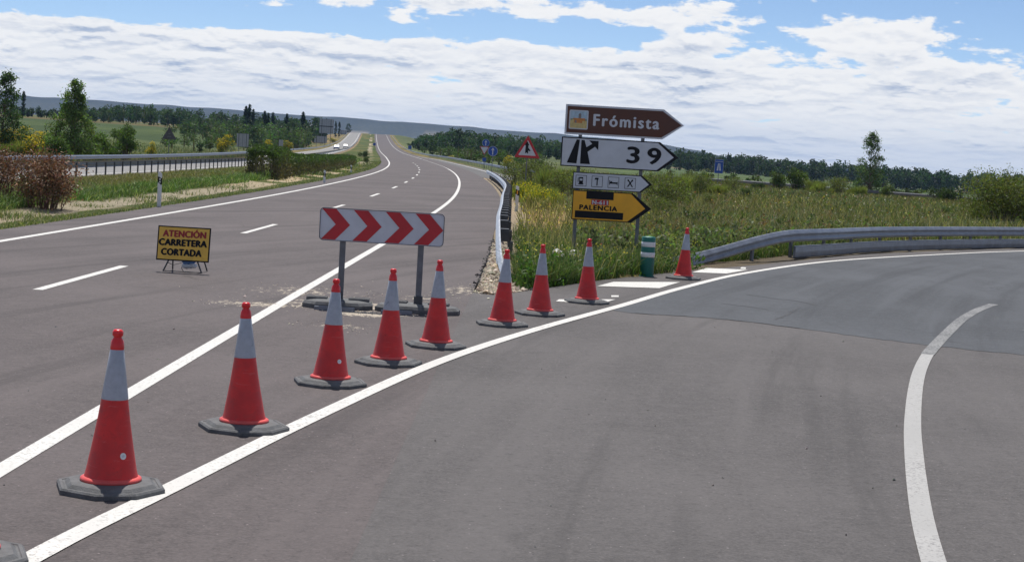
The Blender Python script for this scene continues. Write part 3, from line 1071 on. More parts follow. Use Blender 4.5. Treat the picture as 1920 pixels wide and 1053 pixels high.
# country road beyond the meadow on the right
BG = [(17.5, 201), (24, 195), (33, 190.5), (42, 187.5), (52, 185), (62, 183.5)]
side_road_path = smooth_path([(p[0] - 0.3, p[1] + 5.0) for p in BG], 2)
vs, fs = [], []
for p in side_road_path:
    for o_ in (-3.2, 3.2):
        vs.append((p.x + 0.2, p.y + o_, gz(p.x, p.y) + 0.05))
fs = [(2 * i, 2 * i + 2, 2 * i + 3, 2 * i + 1) for i in range(len(side_road_path) - 1)]
me = bpy.data.meshes.new('country_road')
me.from_pydata(vs, [], [f[::-1] if False else f for f in fs])
me.update()
tag(obj('country_road', me, ASPHALT_MID), kind='structure')
rail_f = guardrail(BG, 'thin dark guardrail of the country road beyond the meadow, under the blue sign', -1, spacer=False, post_step=4, mat=STEEL_DULL)

# ------------------------------------------------------------------ traffic cones
def base_outline(k, ins):
    a, b, c = 0.328 - ins, 0.362 - ins, 0.200 - ins * 0.58
    return [(-a + c, -b), (a - c, -b), (a, -b + c), (a, b - c), (a - c, b), (-a + c, b), (-a, b - c), (-a, -b + c)]


def cone_parts(root, sticker):
    m = MB()
    rings = [(0.0, 0.012), (0.0, 0.0), (0.028, 0.0), (0.040, 0.012), (0.040, 0.030), (0.034, 0.036), (0.034, 0.048), (0.056, 0.075), (0.062, 0.150)]
    vs, fs = [], []
    for z, ins in rings:
        vs += [(x, y, z) for x, y in base_outline(0, ins)]
    for k in range(len(rings) - 1):
        fs += [(k * 8 + i, k * 8 + (i + 1) % 8, k * 8 + 8 + (i + 1) % 8, k * 8 + 8 + i) for i in range(8)]
    fs += [tuple(range(7, -1, -1)), tuple((len(rings) - 1) * 8 + i for i in range(8))]
    m.add(vs, fs)
    m.build('base', RUBBER, root)
    body = MB().lathe([(0.172, 0.085), (0.168, 0.100), (0.160, 0.13), (0.149, 0.19), (0.134, 0.27), (0.118, 0.36), (0.103, 0.45), (0.0840, 0.582)], 40, cap=False)
    body.build('body', CONE_RED, root, smooth=True)
    MB().lathe([(0.190, 0.060), (0.196, 0.068), (0.193, 0.080), (0.180, 0.087), (0.170, 0.090)], 40, cap=False).build('flange', CONE_FLANGE, root, smooth=True)
    band = MB().lathe([(0.0830, 0.577), (0.0860, 0.579), (0.0860, 0.585), (0.066, 0.73), (0.0440, 0.892), (0.0410, 0.896)], 40, cap=False)
    band.build('reflective_band', CONE_BAND, root, smooth=True)
    tip = MB().lathe([(0.0430, 0.886), (0.0445, 0.893), (0.0440, 0.912), (0.040, 0.942), (0.031, 0.960), (0.026, 0.968), (0.027, 0.974), (0.0345, 0.980), (0.0350, 1.001), (0.030, 1.012), (0.022, 1.018), (0.004, 1.019)], 28, cap=True)
    tip.build('tip', CONE_TIP, root, smooth=True)
    if sticker:
        s = MB()
        s.lathe([(0.0, 0.0), (0.021, 0.0), (0.021, 0.003), (0.0, 0.003)], 20, cap=False)
        st = s.build('sticker', WHITE_PLASTIC, root)
        z = 0.235
        r = 0.1415
        aa = R(-90 + 24)
        st.location = (r * math.cos(aa), r * math.sin(aa), z)
        st.rotation_euler = (R(90 - 10.5), 0, aa + R(90))
        d = MB().lathe([(0.0, 0.0032), (0.009, 0.0032), (0.009, 0.0044), (0.0, 0.0044)], 14, cap=False).build('sticker_print', SIGN_WHITE, st)


CONES = [((207, 918), 18, 1, 0.4, 'red traffic cone with round white sticker, nearest whole cone at bottom left'),
         ((457, 804), 24, 0, -1.6, 'red traffic cone leaning slightly left, second from the left, without a sticker'),
         ((619, 720), 14, 1, 0.6, "red traffic cone with white sticker in front of the chevron board's left post"),
         ((728, 682), -12, 0, 0.2, 'red traffic cone standing below the middle of the chevron board'),
         ((817, 650), 16, 0, -0.2, "red traffic cone just right of the chevron board's right post"),
         ((941, 609.5), 9, 0, 0.9, 'red traffic cone hiding the buried end of the curving guardrail'),
         ((1012, 590), 20, 0, -0.5, 'red traffic cone before the gravel and weeds, seventh of the curving row'),
         ((1100, 567.5), 12, 0, -0.8, 'red traffic cone at the left end of the white hatching, in front of tall grass'),
         ((1281, 523), -14, 0, 1.2, 'farthest red traffic cone, right of the green bollard by the ramp guardrail'),
         ((-75, 1098), 20, 0, 0, 'cone cut off at the bottom left corner, only its black rubber base showing')]
for (px, py), rz, stk, lean, lab in CONES:
    c = at(px, py) if px > 0 else Vector((-2.87, 9.47, 0))
    root = thing('traffic_cone', (c.x, c.y, 0.0045), lab, 'traffic cone', R(rz), 'red and grey traffic cones closing the carriageway')
    cone_parts(root, stk)
    root.scale = (1.03, 1.03, 1.02 if px != 207 else 1.05)
    if lean:
        for ch in root.children:
            if ch.name.split('.')[0] not in ('base', 'flange'):
                ch.rotation_euler = (ch.rotation_euler[0], ch.rotation_euler[1] + R(lean), ch.rotation_euler[2])

# ------------------------------------------------------------------ lettering
def text_mesh(s, w, h, bold=0.0, spacing=1.0, thick=0.0):
    """flat lettering scaled into a box w x h, lower left corner at the origin, in x,z"""
    cu = bpy.data.curves.new('txt', 'FONT')
    cu.body = s
    cu.offset = bold
    cu.space_character = spacing
    cu.resolution_u = 4
    o = bpy.data.objects.new('txt', cu)
    COL.objects.link(o)
    dg = bpy.context.evaluated_depsgraph_get()
    me = bpy.data.meshes.new_from_object(o.evaluated_get(dg))
    bpy.data.objects.remove(o)
    co = np.zeros(len(me.vertices) * 3, np.float32)
    me.vertices.foreach_get('co', co)
    co = co.reshape(-1, 3)
    mn, mx = co.min(0), co.max(0)
    out = np.zeros_like(co)
    w, h = w - 2 * thick, h - 0.0
    out[:, 0] = (co[:, 0] - mn[0]) / (mx[0] - mn[0]) * w
    out[:, 2] = (co[:, 1] - mn[1]) / (mx[1] - mn[1]) * h
    out[:, 0] += thick
    me.vertices.foreach_set('co', out.ravel())
    me.materials.clear()
    me.update()
    if thick > 0:
        # heavier strokes: the same outline laid again a little to either side, each a hair in front
        fs = [tuple(p.vertices) for p in me.polygons]
        m = MB()
        for k, (ox, oz) in enumerate(((0, 0), (-1, 0), (1, 0), (0, -0.6), (0, 0.6))):
            m.add([(q[0] + ox * thick, q[1] - 0.0005 * k, q[2] + oz * thick) for q in out], fs)
        me = m.mesh('lettering')
    return me


def lettering(s, x, z, w, h, y, mat, parent, thick=0.01, spacing=1.0, name='lettering'):
    o = obj(name, text_mesh(s, w, h, 0.0, spacing, thick), mat, parent)
    o.location = (x, y, z)
    return o


def plate(name, poly, y0, y1, mat, parent):
    return MB().prism(poly, y0, y1).build(name, mat, parent)


def round_rect(x0, x1, z0, z1, r, n=4):
    out = []
    for cx, cz, a0 in ((x1 - r, z0 + r, -90), (x1 - r, z1 - r, 0), (x0 + r, z1 - r, 90), (x0 + r, z0 + r, 180)):
        for i in range(n + 1):
            a = R(a0 + 90 * i / n)
            out.append((cx + r * math.cos(a), cz + r * math.sin(a)))
    return out


def disc(cx, cz, r, n=28):
    return [(cx + r * math.cos(2 * math.pi * i / n), cz + r * math.sin(2 * math.pi * i / n)) for i in range(n)]


def inset_poly(poly, d):
    n = len(poly)
    out = []
    for i in range(n):
        p0, p1, p2 = Vector(poly[i - 1]), Vector(poly[i]), Vector(poly[(i + 1) % n])
        e1, e2 = (p1 - p0).normalized(), (p2 - p1).normalized()
        n1, n2 = Vector((-e1.y, e1.x)), Vector((-e2.y, e2.x))
        b = (n1 + n2)
        b = b / max(0.25, b.dot(n1))
        out.append(tuple(p1 + b * d))
    return out


# ------------------------------------------------------------------ chevron barrier
cb = at(708, 582)
chev = thing('chevron_barrier', (cb.x, cb.y, 0.004), 'red and white chevron board on two grey posts with black rubber feet', 'barrier', R(-1.0))
PW, PZ0, PZ1 = 1.77, 0.965, 1.425
panel_o = plate('panel', round_rect(-PW / 2, PW / 2, PZ0, PZ1, 0.055), -0.012, 0.012, SIGN_WHITE, chev)
rim = MB()
ro, ri = round_rect(-PW / 2 - 0.006, PW / 2 + 0.006, PZ0 - 0.006, PZ1 + 0.006, 0.06), round_rect(-PW / 2 + 0.004, PW / 2 - 0.004, PZ0 + 0.004, PZ1 - 0.004, 0.052)
n = len(ro)
rim.add([(p[0], -0.022, p[1]) for p in ro] + [(p[0], -0.022, p[1]) for p in ri] + [(p[0], 0.014, p[1]) for p in ro] + [(p[0], 0.014, p[1]) for p in ri],
        [(i, (i + 1) % n, n + (i + 1) % n, n + i) for i in range(n)] + [(2 * n + i, 2 * n + (i + 1) % n, (i + 1) % n, i) for i in range(n)] +
        [(n + i, n + (i + 1) % n, 3 * n + (i + 1) % n, 3 * n + i) for i in range(n)])
rim.build('rim', STEEL_DULL, panel_o)
for k, x0 in enumerate((-0.865, -0.412, 0.045, 0.470)):
    zt, zb, zm = PZ1 - 0.010, PZ0 + 0.010, (PZ0 + PZ1) / 2
    w, dpt = 0.205, 0.205
    poly = [(x0, zb), (x0 + w, zb), (x0 + w + dpt, zm), (x0 + w, zt), (x0, zt), (x0 + dpt, zm)]
    pl = MB()
    pl.add([(p[0], -0.0165, p[1]) for p in poly], [(0, 1, 2, 5), (5, 2, 3, 4)])
    pl.build('chevron', SIGN_RED, panel_o)
for x in (-0.55, 0.57):
    MB().box(x - 0.042, x + 0.042, 0.016, 0.056, 0.05, 1.30, 0.006).build('post', STEEL_DULL, chev)
    for z in (1.02, 1.31):
        MB().box(x - 0.05, x + 0.05, 0.013, 0.064, z, z + 0.03).build('clamp', STEEL_DARK, chev)


def rubber_foot(x, parent, L=0.58, rz=0.0):
    f = MB()
    o1 = [(-L, -0.13), (-L + 0.18, -0.30), (L - 0.18, -0.30), (L, -0.13), (L, 0.13), (L - 0.18, 0.30), (-L + 0.18, 0.30), (-L, 0.13)]
    sc_ = lambda k, z: [(px * k, py * k, z) for px, py in o1]
    vs = sc_(1, 0) + sc_(1, 0.06) + sc_(0.92, 0.10) + sc_(0.62, 0.125)
    fs = [tuple(range(7, -1, -1)), tuple(range(24, 32))]
    for k in (0, 8, 16):
        fs += [(k + i, k + (i + 1) % 8, k + 8 + (i + 1) % 8, k + 8 + i) for i in range(8)]
    f.add(vs, fs)
    o = f.build('rubber_foot', RUBBER, parent)
    o.location = (x, 0.04, 0)
    o.rotation_euler = (0, 0, rz)
    for s in (-1, 1):
        for y0 in (-0.085, 0.045):
            MB().box(s * 0.30 - 0.15, s * 0.30 + 0.15, y0, y0 + 0.04, 0.09, 0.155, 0.01).build('rib', RUBBER, o)
    sk = MB().box(-0.06, 0.06, -0.05, 0.05, 0.05, 0.24, 0.01)
    sk.build('socket', STEEL_DARK, o)
    return o


rubber_foot(-0.58, chev, 0.50, R(4))
rubber_foot(0.57, chev, 0.60, R(-3))
MB().box(-0.86, -0.29, -0.44, -0.385, 0.0, 0.055, 0.005).build('steel_bar', STEEL, chev)
MB().box(0.08, 0.52, -0.40, -0.35, 0.0, 0.05, 0.005).build('steel_bar', STEEL, chev)

# ------------------------------------------------------------------ ATENCION sign on its trestle
sp_ = at(341, 512)
tre = thing('portable_sign', (sp_.x, sp_.y, 0.004), 'yellow portable board reading ATENCION CARRETERA CORTADA on a low steel trestle', 'sign', R(-2))
BW, BH, B0 = 0.90, 0.585, 0.20
pan = MB().prism([(-BW / 2, 0), (BW / 2, 0), (BW / 2, BH), (-BW / 2, BH)], -0.010, 0.010).build('panel', SIGN_BLACK, tre)
pan.location = (0, 0, B0)
pan.rotation_euler = (R(-8), 0, 0)
plate('face', [(-BW / 2 + 0.022, 0.022), (BW / 2 - 0.022, 0.022), (BW / 2 - 0.022, BH - 0.022), (-BW / 2 + 0.022, BH - 0.022)], -0.015, -0.0101, SIGN_TAN, pan)
LRED = plain('lettering_dark_red', (0.30, 0.016, 0.018), 0.5)
lettering('ATENCIÓN', -0.365, 0.405, 0.745, 0.135, -0.0175, LRED, pan, 0.010, 1.06)
lettering('CARRETERA', -0.425, 0.255, 0.83, 0.108, -0.0175, SIGN_BLACK, pan, 0.0115, 1.05)
lettering('CORTADA', -0.375, 0.092, 0.70, 0.108, -0.0175, SIGN_BLACK, pan, 0.0115, 1.10)
for s in (-1, 1):
    MB().tube([(s * 0.33, 0.03, 0.012), (s * 0.24, 0.055, 0.22), (s * 0.20, 0.115, 0.60)], 0.014, 8).build('leg', STEEL_DARK, tre)
    MB().tube([(s * 0.30, 0.62, 0.012), (s * 0.20, 0.14, 0.62)], 0.013, 8).build('leg', STEEL_DARK, tre)
MB().tube([(-0.33, 0.03, 0.02), (0.33, 0.03, 0.02)], 0.008, 6).build('brace', STEEL_DARK, tre)
MB().tube([(-0.25, 0.02, 0.16), (-0.18, 0.1, 0.12), (-0.08, 0.22, 0.15), (0.0, 0.3, 0.20)], 0.006, 5).build('cord', STEEL_DARK, tre)
# sack hung inside the trestle as ballast
BAG_BLUE = plain('blue_woven_sack', (0.10, 0.22, 0.48), 0.6, var=0.2, scale=14)
BAG_WHITE = plain('white_woven_sack', (0.66, 0.70, 0.74), 0.6, var=0.1, scale=14)
bag = thing('ballast_sack', (sp_.x + 0.06, sp_.y + 0.34, 0.006), 'blue and white ballast sack hanging under the yellow portable sign', 'sack')


def sack(z0, z1, wx, wy, seed):
    rr_ = np.random.default_rng(seed)
    m = MB()
    prof = []
    nz, ns = 9, 18
    vs, fs = [], []
    for k in range(nz):
        t_ = k / (nz - 1)
        r = (1 - abs(2 * t_ - 0.9) ** 3 * 0.55)
        for i in range(ns):
            a = 2 * math.pi * i / ns
            q = 1 + rr_.normal(0, 0.05)
            vs.append((wx * r * q * math.cos(a), wy * r * q * math.sin(a), z0 + (z1 - z0) * t_ + rr_.normal(0, 0.006) + 0.06 * math.cos(a) * (z1 - z0)))
    for k in range(nz - 1):
        fs += [(k * ns + i, k * ns + (i + 1) % ns, (k + 1) * ns + (i + 1) % ns, (k + 1) * ns + i) for i in range(ns)]
    fs += [tuple(range(ns - 1, -1, -1)), tuple((nz - 1) * ns + i for i in range(ns))]
    return m.add(vs, fs)


sack(0.06, 0.15, 0.13, 0.08, 1).build('sack_bottom', BAG_WHITE, bag, True)
sack(0.135, 0.34, 0.135, 0.085, 2).build('sack_body', BAG_BLUE, bag, True)
MB().tube([(0, 0, 0.33), (0.01, -0.02, 0.5), (0, -0.1, 0.58)], 0.006, 5).build('tie', STEEL_DARK, bag)
MB().tube([(-0.12, 0, 0.12), (-0.13, -0.01, 0.05), (-0.09, -0.03, 0.0)], 0.006, 5).build('strap', STEEL_DARK, bag)

# ------------------------------------------------------------------ direction signs
sd = 40.0
sb = at_d(1160, 300, sd)
SX = sb.x
sgn = thing('direction_sign', (SX, sd, gz(SX, sd) - 0.02), 'two posts carrying four stacked arrow boards: brown Frómista, white 39, white services, yellow PALENCIA', 'sign', R(-1.5))
PXM = FPX / sd


def sgnp(px, py):
    """pixel of the photograph -> x,z on the plane of the direction sign"""
    p = at_d(px, py, sd)
    return (p.x - SX, p.z - sgn.location.z)


def z5(zx, zy):
    return sgnp(1040 + zx / 4.05, 180 + zy / 4.05)


def arrow_board(name, x0, x1, z0, z1, tip, edge, face, y, border, label):
    zm = (z0 + z1) / 2
    poly = [(x0, z0), (x1, z0), (tip, zm), (x1, z1), (x0, z1)]
    o = plate(name, poly, y, y + 0.03, edge, sgn)
    o['label'] = label
    rr_ = (tip - x1) / (z1 - zm)
    tp = border if edge is SIGN_WHITE else border * 3.2
    fp = [(x0 + border, z0 + border), (x1 - tp * 0.55, z0 + border), (tip - tp * 1.3, zm), (x1 - tp * 0.55, z1 - border), (x0 + border, z1 - border)]
    fc = MB().prism(fp, y - 0.005, y - 0.0005).build('face', face, o)
    rb = MB()
    for z in (z0 + (z1 - z0) * 0.25, z0 + (z1 - z0) * 0.75):
        rb.box(x0 + 0.05, x1, y + 0.031, y + 0.055, z - 0.02, z + 0.02)
    rb.build('back_rib', STEEL_DULL, o)
    return o


xl1, zt1 = z5(86, 75)
xr1 = z5(822, 220)[0]
xt1 = z5(980, 232)[0]
zc1 = z5(520, 200)[1]
zc2 = z5(500, 445)[1]
b1 = arrow_board('arrow_board', xl1, xr1, zc1 - 0.338, zc1 + 0.338, xt1, SIGN_WHITE, SIGN_BROWN, -0.05, 0.042, 'brown tourist board reading Frómista')
x0 = xl1 - 0.05
b2 = arrow_board('arrow_board', x0, x0 + 2.225, zc2 - 0.332, zc2 + 0.332, x0 + 2.66, SIGN_BLACK, SIGN_WHITE, -0.05, 0.026, 'white board with motorway exit symbol and 39')
zc3 = z5(420, 655)[1]
x3 = z5(138, 630)[0]
b3 = arrow_board('arrow_board', x3, x3 + 1.56, zc3 - 0.190, zc3 + 0.190, x3 + 1.80, SIGN_BLACK, SIGN_WHITE, -0.05, 0.018, 'small white services board with four pictograms')
zc4 = z5(420, 840)[1]
x4 = z5(132, 830)[0]
poly4 = [(x4, zc4 - 0.335), (x4 + 1.36, zc4 - 0.335), (x4 + 1.80, zc4), (x4 + 1.36, zc4 + 0.335), (x4, zc4 + 0.335)]
b4 = plate('arrow_board', poly4, -0.05, -0.02, SIGN_BLACK, sgn)
b4['label'] = 'yellow temporary board reading N-611 PALENCIA with taped-over lines'
plate('face', [(x4 + 0.02, zc4 - 0.315), (x4 + 1.27, zc4 - 0.315), (x4 + 1.66, zc4), (x4 + 1.32, zc4 + 0.315), (x4 + 0.02, zc4 + 0.315)], -0.055, -0.0505, SIGN_YELLOW, b4)
for xx in (z5(165, 800)[0], z5(640, 800)[0]):
    MB().box(xx - 0.04, xx + 0.04, 0.012, 0.062, -0.3, zc1 + 0.30).build('post', STEEL_DULL, sgn)
TY = -0.0585
# Frómista board
lettering('Frómista', *((z5(290, 230)[0], zc1 - 0.115)), 1.50, 0.255, TY, SIGN_WHITE, b1, 0.013, 1.25)
pic = [(x + xl1 + 0.09, z) for x, z in ((0, zc1 - 0.215), (0.43, zc1 - 0.215), (0.43, zc1 + 0.215), (0, zc1 + 0.215))]
px0 = xl1 + 0.09
po = plate('pictogram', round_rect(px0, px0 + 0.43, zc1 - 0.215, zc1 + 0.215, 0.03), TY, TY + 0.003, SIGN_WHITE, b1)
PIC = {k: plain('pictogram_' + k, c, 0.5, var=0.15, scale=20) for k, c in dict(sky=(0.38, 0.50, 0.60), field=(0.55, 0.43, 0.18), church=(0.52, 0.20, 0.05), tower=(0.20, 0.17, 0.16), hill=(0.22, 0.26, 0.16)).items()}


def flat(poly, y, mat, parent, name):
    return MB().add([(p[0], y, p[1]) for p in poly], [tuple(range(len(poly)))]).build(name, mat, parent)


bx = lambda a, b, c, d: [(px0 + a, zc1 - 0.215 + c), (px0 + b, zc1 - 0.215 + c), (px0 + b, zc1 - 0.215 + d), (px0 + a, zc1 - 0.215 + d)]
flat(bx(0.025, 0.405, 0.20, 0.405), TY - 0.003, PIC['sky'], po, 'picture_sky')
flat(bx(0.025, 0.405, 0.025, 0.20), TY - 0.003, PIC['field'], po, 'picture_field')
flat(bx(0.03, 0.40, 0.195, 0.235), TY - 0.0045, PIC['hill'], po, 'picture_hill')
flat(bx(0.09, 0.36, 0.14, 0.25), TY - 0.006, PIC['church'], po, 'picture_building')
flat([(px0 + 0.21, zc1 + 0.03), (px0 + 0.27, zc1 + 0.03), (px0 + 0.27, zc1 + 0.12), (px0 + 0.24, zc1 + 0.155), (px0 + 0.21, zc1 + 0.12)], TY - 0.0075, PIC['tower'], po, 'picture_tower')
flat(bx(0.13, 0.17, 0.14, 0.20), TY - 0.0075, PIC['tower'], po, 'picture_door')
flat(bx(0.06, 0.11, 0.12, 0.22), TY - 0.0075, PIC['field'], po, 'picture_wall')
flat(bx(0.30, 0.35, 0.13, 0.19), TY - 0.0075, PIC['field'], po, 'picture_wall')
# motorway exit symbol and 39
q = lambda a, b: (z5(a, b)[0], z5(a, b)[1] + (a - 240) / 4.05 * 0.0)
flat([q(92, 505), q(165, 512), q(192, 332), q(168, 330)], TY, SIGN_BLACK, b2, 'symbol_lane')
flat([q(192, 514), q(268, 518), q(250, 425), q(228, 336), q(204, 334)], TY, SIGN_BLACK, b2, 'symbol_lane')
flat([q(250, 424), q(322, 376), q(305, 352), q(236, 392)], TY - 0.0008, SIGN_BLACK, b2, 'symbol_branch')
flat([q(262, 338), q(330, 412), q(334, 343)], TY - 0.0016, SIGN_BLACK, b2, 'symbol_arrowhead')
lettering('3', x0 + 1.485, zc2 - 0.175, 0.300, 0.36, TY, SIGN_BLACK, b2, 0.020)
lettering('9', x0 + 1.950, zc2 - 0.175, 0.320, 0.36, TY, SIGN_BLACK, b2, 0.020)
# services pictograms
for k, zx in enumerate((200, 322, 446, 573)):
    cxs = z5(zx, 650)[0]
    fr = MB()
    h_, t_ = 0.125, 0.010
    for a, b, c, d in ((-h_, h_, -h_, -h_ + t_), (-h_, h_, h_ - t_, h_), (-h_, -h_ + t_, -h_ + t_, h_ - t_), (h_ - t_, h_, -h_ + t_, h_ - t_)):
        fr.add([(cxs + a, TY, zc3 + c), (cxs + b, TY, zc3 + c), (cxs + b, TY, zc3 + d), (cxs + a, TY, zc3 + d)], [(0, 1, 2, 3)])
    fro = fr.build('pictogram_frame', SIGN_BLACK, b3)
    g = MB()
    R4 = lambda a, b, c, d: g.add([(cxs + a, TY - 0.0012, zc3 + c), (cxs + b, TY - 0.0012, zc3 + c), (cxs + b, TY - 0.0012, zc3 + d), (cxs + a, TY - 0.0012, zc3 + d)], [(0, 1, 2, 3)])
    if k == 0:
        R4(-0.06, 0.06, -0.085, -0.065); R4(-0.045, 0.045, -0.065, 0.0); R4(-0.045, -0.03, 0.0, 0.05); R4(0.03, 0.045, 0.0, 0.05); R4(-0.045, 0.045, 0.05, 0.08); R4(-0.075, -0.06, -0.03, 0.05); R4(-0.075, -0.045, 0.05, 0.062)
    elif k == 1:
        R4(-0.012, 0.014, -0.09, 0.045); R4(-0.045, 0.03, 0.045, 0.085); R4(-0.055, -0.045, 0.03, 0.075)
    elif k == 2:
        R4(-0.095, -0.078, -0.055, 0.045); R4(-0.078, 0.078, -0.03, 0.005); R4(0.078, 0.095, -0.055, 0.015); R4(-0.07, -0.03, 0.005, 0.025)
    else:
        for s in (-1, 1):
            a, b = Vector((-0.055 * s, -0.08)), Vector((0.05 * s, 0.08))
            nn = Vector((0.016, 0))
            g.add([(cxs + p.x, TY - 0.0012 - 0.0008 * (s > 0), zc3 + p.y) for p in (a - nn, a + nn, b + nn, b - nn)], [(0, 1, 2, 3)])
        R4(-0.062, -0.036, 0.045, 0.088); R4(0.036, 0.062, 0.045, 0.088)
    g.build('pictogram', SIGN_BLACK, fro)
# PALENCIA board
flat([(x4 + 0.31, zc4 + 0.15), (x4 + 0.93, zc4 + 0.15), (x4 + 0.93, zc4 + 0.318), (x4 + 0.31, zc4 + 0.318)], TY, SIGN_BLACK, b4, 'black_tape')
flat([(x4 + 0.075, zc4 - 0.285), (x4 + 1.17, zc4 - 0.285), (x4 + 1.17, zc4 - 0.125), (x4 + 0.075, zc4 - 0.125)], TY, SIGN_BLACK, b4, 'black_tape')
flat([(x4 + 0.43, zc4 + 0.025), (x4 + 0.83, zc4 + 0.025), (x4 + 0.83, zc4 + 0.142), (x4 + 0.43, zc4 + 0.142)], TY, SIGN_RED, b4, 'road_number_plate')
lettering('N-611', x4 + 0.45, zc4 + 0.038, 0.36, 0.088, TY - 0.002, SIGN_WHITE, b4, 0.007, 1.1)
lettering('PALENCIA', x4 + 0.165, zc4 - 0.098, 0.865, 0.108, TY, SIGN_BLACK, b4, 0.009, 1.15)

# ------------------------------------------------------------------ bollard
bp_ = at(1212, 518)
bol = thing('bollard', (bp_.x, bp_.y, -0.01), 'dark green flexible bollard with two white bands beside the farthest cone', 'bollard')
MB().lathe([(0.135, 0.0), (0.140, 0.01), (0.140, 0.80), (0.132, 0.815), (0.02, 0.830)], 28).build('body', GREEN_PLASTIC, bol, True)
for z in (0.405, 0.615):
    MB().lathe([(0.1395, z), (0.1425, z + 0.002), (0.1425, z + 0.096), (0.1395, z + 0.098)], 28, cap=False).build('white_band', WHITE_PLASTIC, bol, True)
MB().lathe([(0.16, 0.0), (0.16, 0.02), (0.145, 0.03)], 24).build('base_ring', GREEN_PLASTIC, bol)

# ------------------------------------------------------------------ roadside delineators
def delineator(x, y, label, h=1.05, amber=False):
    r = thing('delineator_post', (x, y, gz(x, y) - 0.03), label, 'marker post', R(6), 'white roadside marker posts')
    w, d = 0.065, 0.045
    poly = [(-w, -d), (-w * 0.4, -d * 1.2), (w * 0.4, -d * 1.2), (w, -d), (w * 0.5, d), (-w * 0.5, d)]
    m = MB()
    n = 6
    vs = [(p[0], p[1], 0) for p in poly] + [(p[0], p[1], h - (0.05 if p[0] > 0 else 0.0)) for p in poly]
    m.add(vs, [tuple(range(5, -1, -1)), tuple(range(6, 12))] + [(i, (i + 1) % n, n + (i + 1) % n, n + i) for i in range(n)])
    m.build('body', WHITE_PLASTIC, r)
    z0 = h - 0.40
    k = 1.03
    b = MB()
    vs = [(p[0] * k, p[1] * k, z0 + (0.06 if p[0] < 0 else 0)) for p in poly] + [(p[0] * k, p[1] * k, z0 + 0.25 - (0.04 if p[0] > 0 else 0)) for p in poly]
    b.add(vs, [(i, (i + 1) % n, n + (i + 1) % n, n + i) for i in range(n)])
    bb = b.build('black_band', SIGN_BLACK, r)
    if amber:
        MB().box(-0.025, 0.025, -d * 1.36, -d * 1.26, z0 + 0.06, z0 + 0.20).build('reflector', AMBER, bb)
    else:
        for zz in (z0 + 0.065, z0 + 0.15):
            MB().box(-0.022, 0.022, -d * 1.36, -d * 1.26, zz, zz + 0.05).build('reflector', WHITE_PLASTIC, bb)
    return r


for px, py, lab in ((298, 390, 'white marker post with black band on the median, nearest one on the left'),
                    (608, 342, 'small white marker post on the grass median below the green hedge')):
    p = at(px, py, -0.04)
    delineator(p.x, p.y, lab, 1.12 if px < 400 else 0.75)
p = ru(-5.4, 146)
delineator(p[0], p[1], 'tiny marker post on the median where the carriageway bends left', 0.7)
delineator(0.30, 69.5, 'marker post with amber reflector behind the curving guardrail', 1.05, True)
p = at_d(947, 325, 150)
delineator(p.x, 150, 'farther marker post with amber reflector at the slip road nose', 0.95, True)
# ------------------------------------------------------------------ other road signs
def pole(parent, h, r=0.03, x=0.0, y=0.03):
    return MB().tube([(x, y, -0.4), (x, y, h)], r, 8).build('post', STEEL_DULL, parent)


def tri(w, up=True, r=0.06):
    h = w * 0.866
    P = [(-w / 2, 0), (w / 2, 0), (0, h)] if up else [(0, 0), (w / 2, h), (-w / 2, h)]
    out = []
    for i in range(3):
        p0, p1, p2 = Vector(P[i - 1]), Vector(P[i]), Vector(P[(i + 1) % 3])
        a, b = (p0 - p1).normalized(), (p2 - p1).normalized()
        for k in range(4):
            t_ = k / 3
            q0, q1 = p1 + a * r, p1 + b * r
            out.append(tuple((q0 * (1 - t_) ** 2 + p1 * 2 * t_ * (1 - t_) + q1 * t_ ** 2)))
    return out


# merge warning triangle
d = 93.0
c = at_d(988, 296, d)
g0 = gz(c.x, d)
tw = thing('warning_sign', (c.x, d, g0), 'red-edged white warning triangle with a black merging arrow, on a grey post', 'sign', R(-3))
pole(tw, c.z - g0 + 0.9)
zb_ = c.z - g0
T = tri(1.36)
sh = lambda pl, dz: [(x, z + dz) for x, z in pl]
f0 = plate('panel', sh(T, zb_), -0.03, 0.0, SIGN_RED, tw)
plate('face', sh(tri(1.36 - 0.25 * 1.732, True, 0.03), zb_ + 0.125), -0.036, -0.0305, SIGN_WHITE, f0)
zz = zb_ + 0.22
flat([(-0.115, zz), (-0.04, zz + 0.06), (0.03, zz), (0.05, zz + 0.02), (0.045, zz + 0.52), (-0.01, zz + 0.60), (-0.045, zz + 0.60), (-0.10, zz + 0.52)], -0.0385, SIGN_BLACK, f0, 'arrow_symbol')
flat([(0.04, zz + 0.32), (0.04, zz + 0.18), (0.13, zz + 0.12), (0.17, zz + 0.17)], -0.0395, SIGN_BLACK, f0, 'branch_symbol')
flat([(-0.16, zz + 0.44), (0.10, zz + 0.44), (-0.028, zz + 0.66)], -0.0405, SIGN_BLACK, f0, 'arrowhead_symbol')


def arrow_disc(parent, zc, r):
    o = plate('disc', disc(0, zc, r), -0.03, 0.0, SIGN_WHITE, parent)
    plate('face', disc(0, zc, r * 0.94), -0.036, -0.0305, SIGN_BLUE, o)
    y = -0.039
    flat([(-0.10 * r, zc - 0.72 * r), (0.10 * r, zc - 0.72 * r), (0.10 * r, zc + 0.25 * r), (-0.10 * r, zc + 0.25 * r)], y, SIGN_WHITE, o, 'arrow_shaft')
    flat([(-0.38 * r, zc + 0.10 * r), (0, zc + 0.30 * r), (0.38 * r, zc + 0.10 * r), (0.0, zc + 0.72 * r)], y - 0.001, SIGN_WHITE, o, 'arrow_head')
    return o


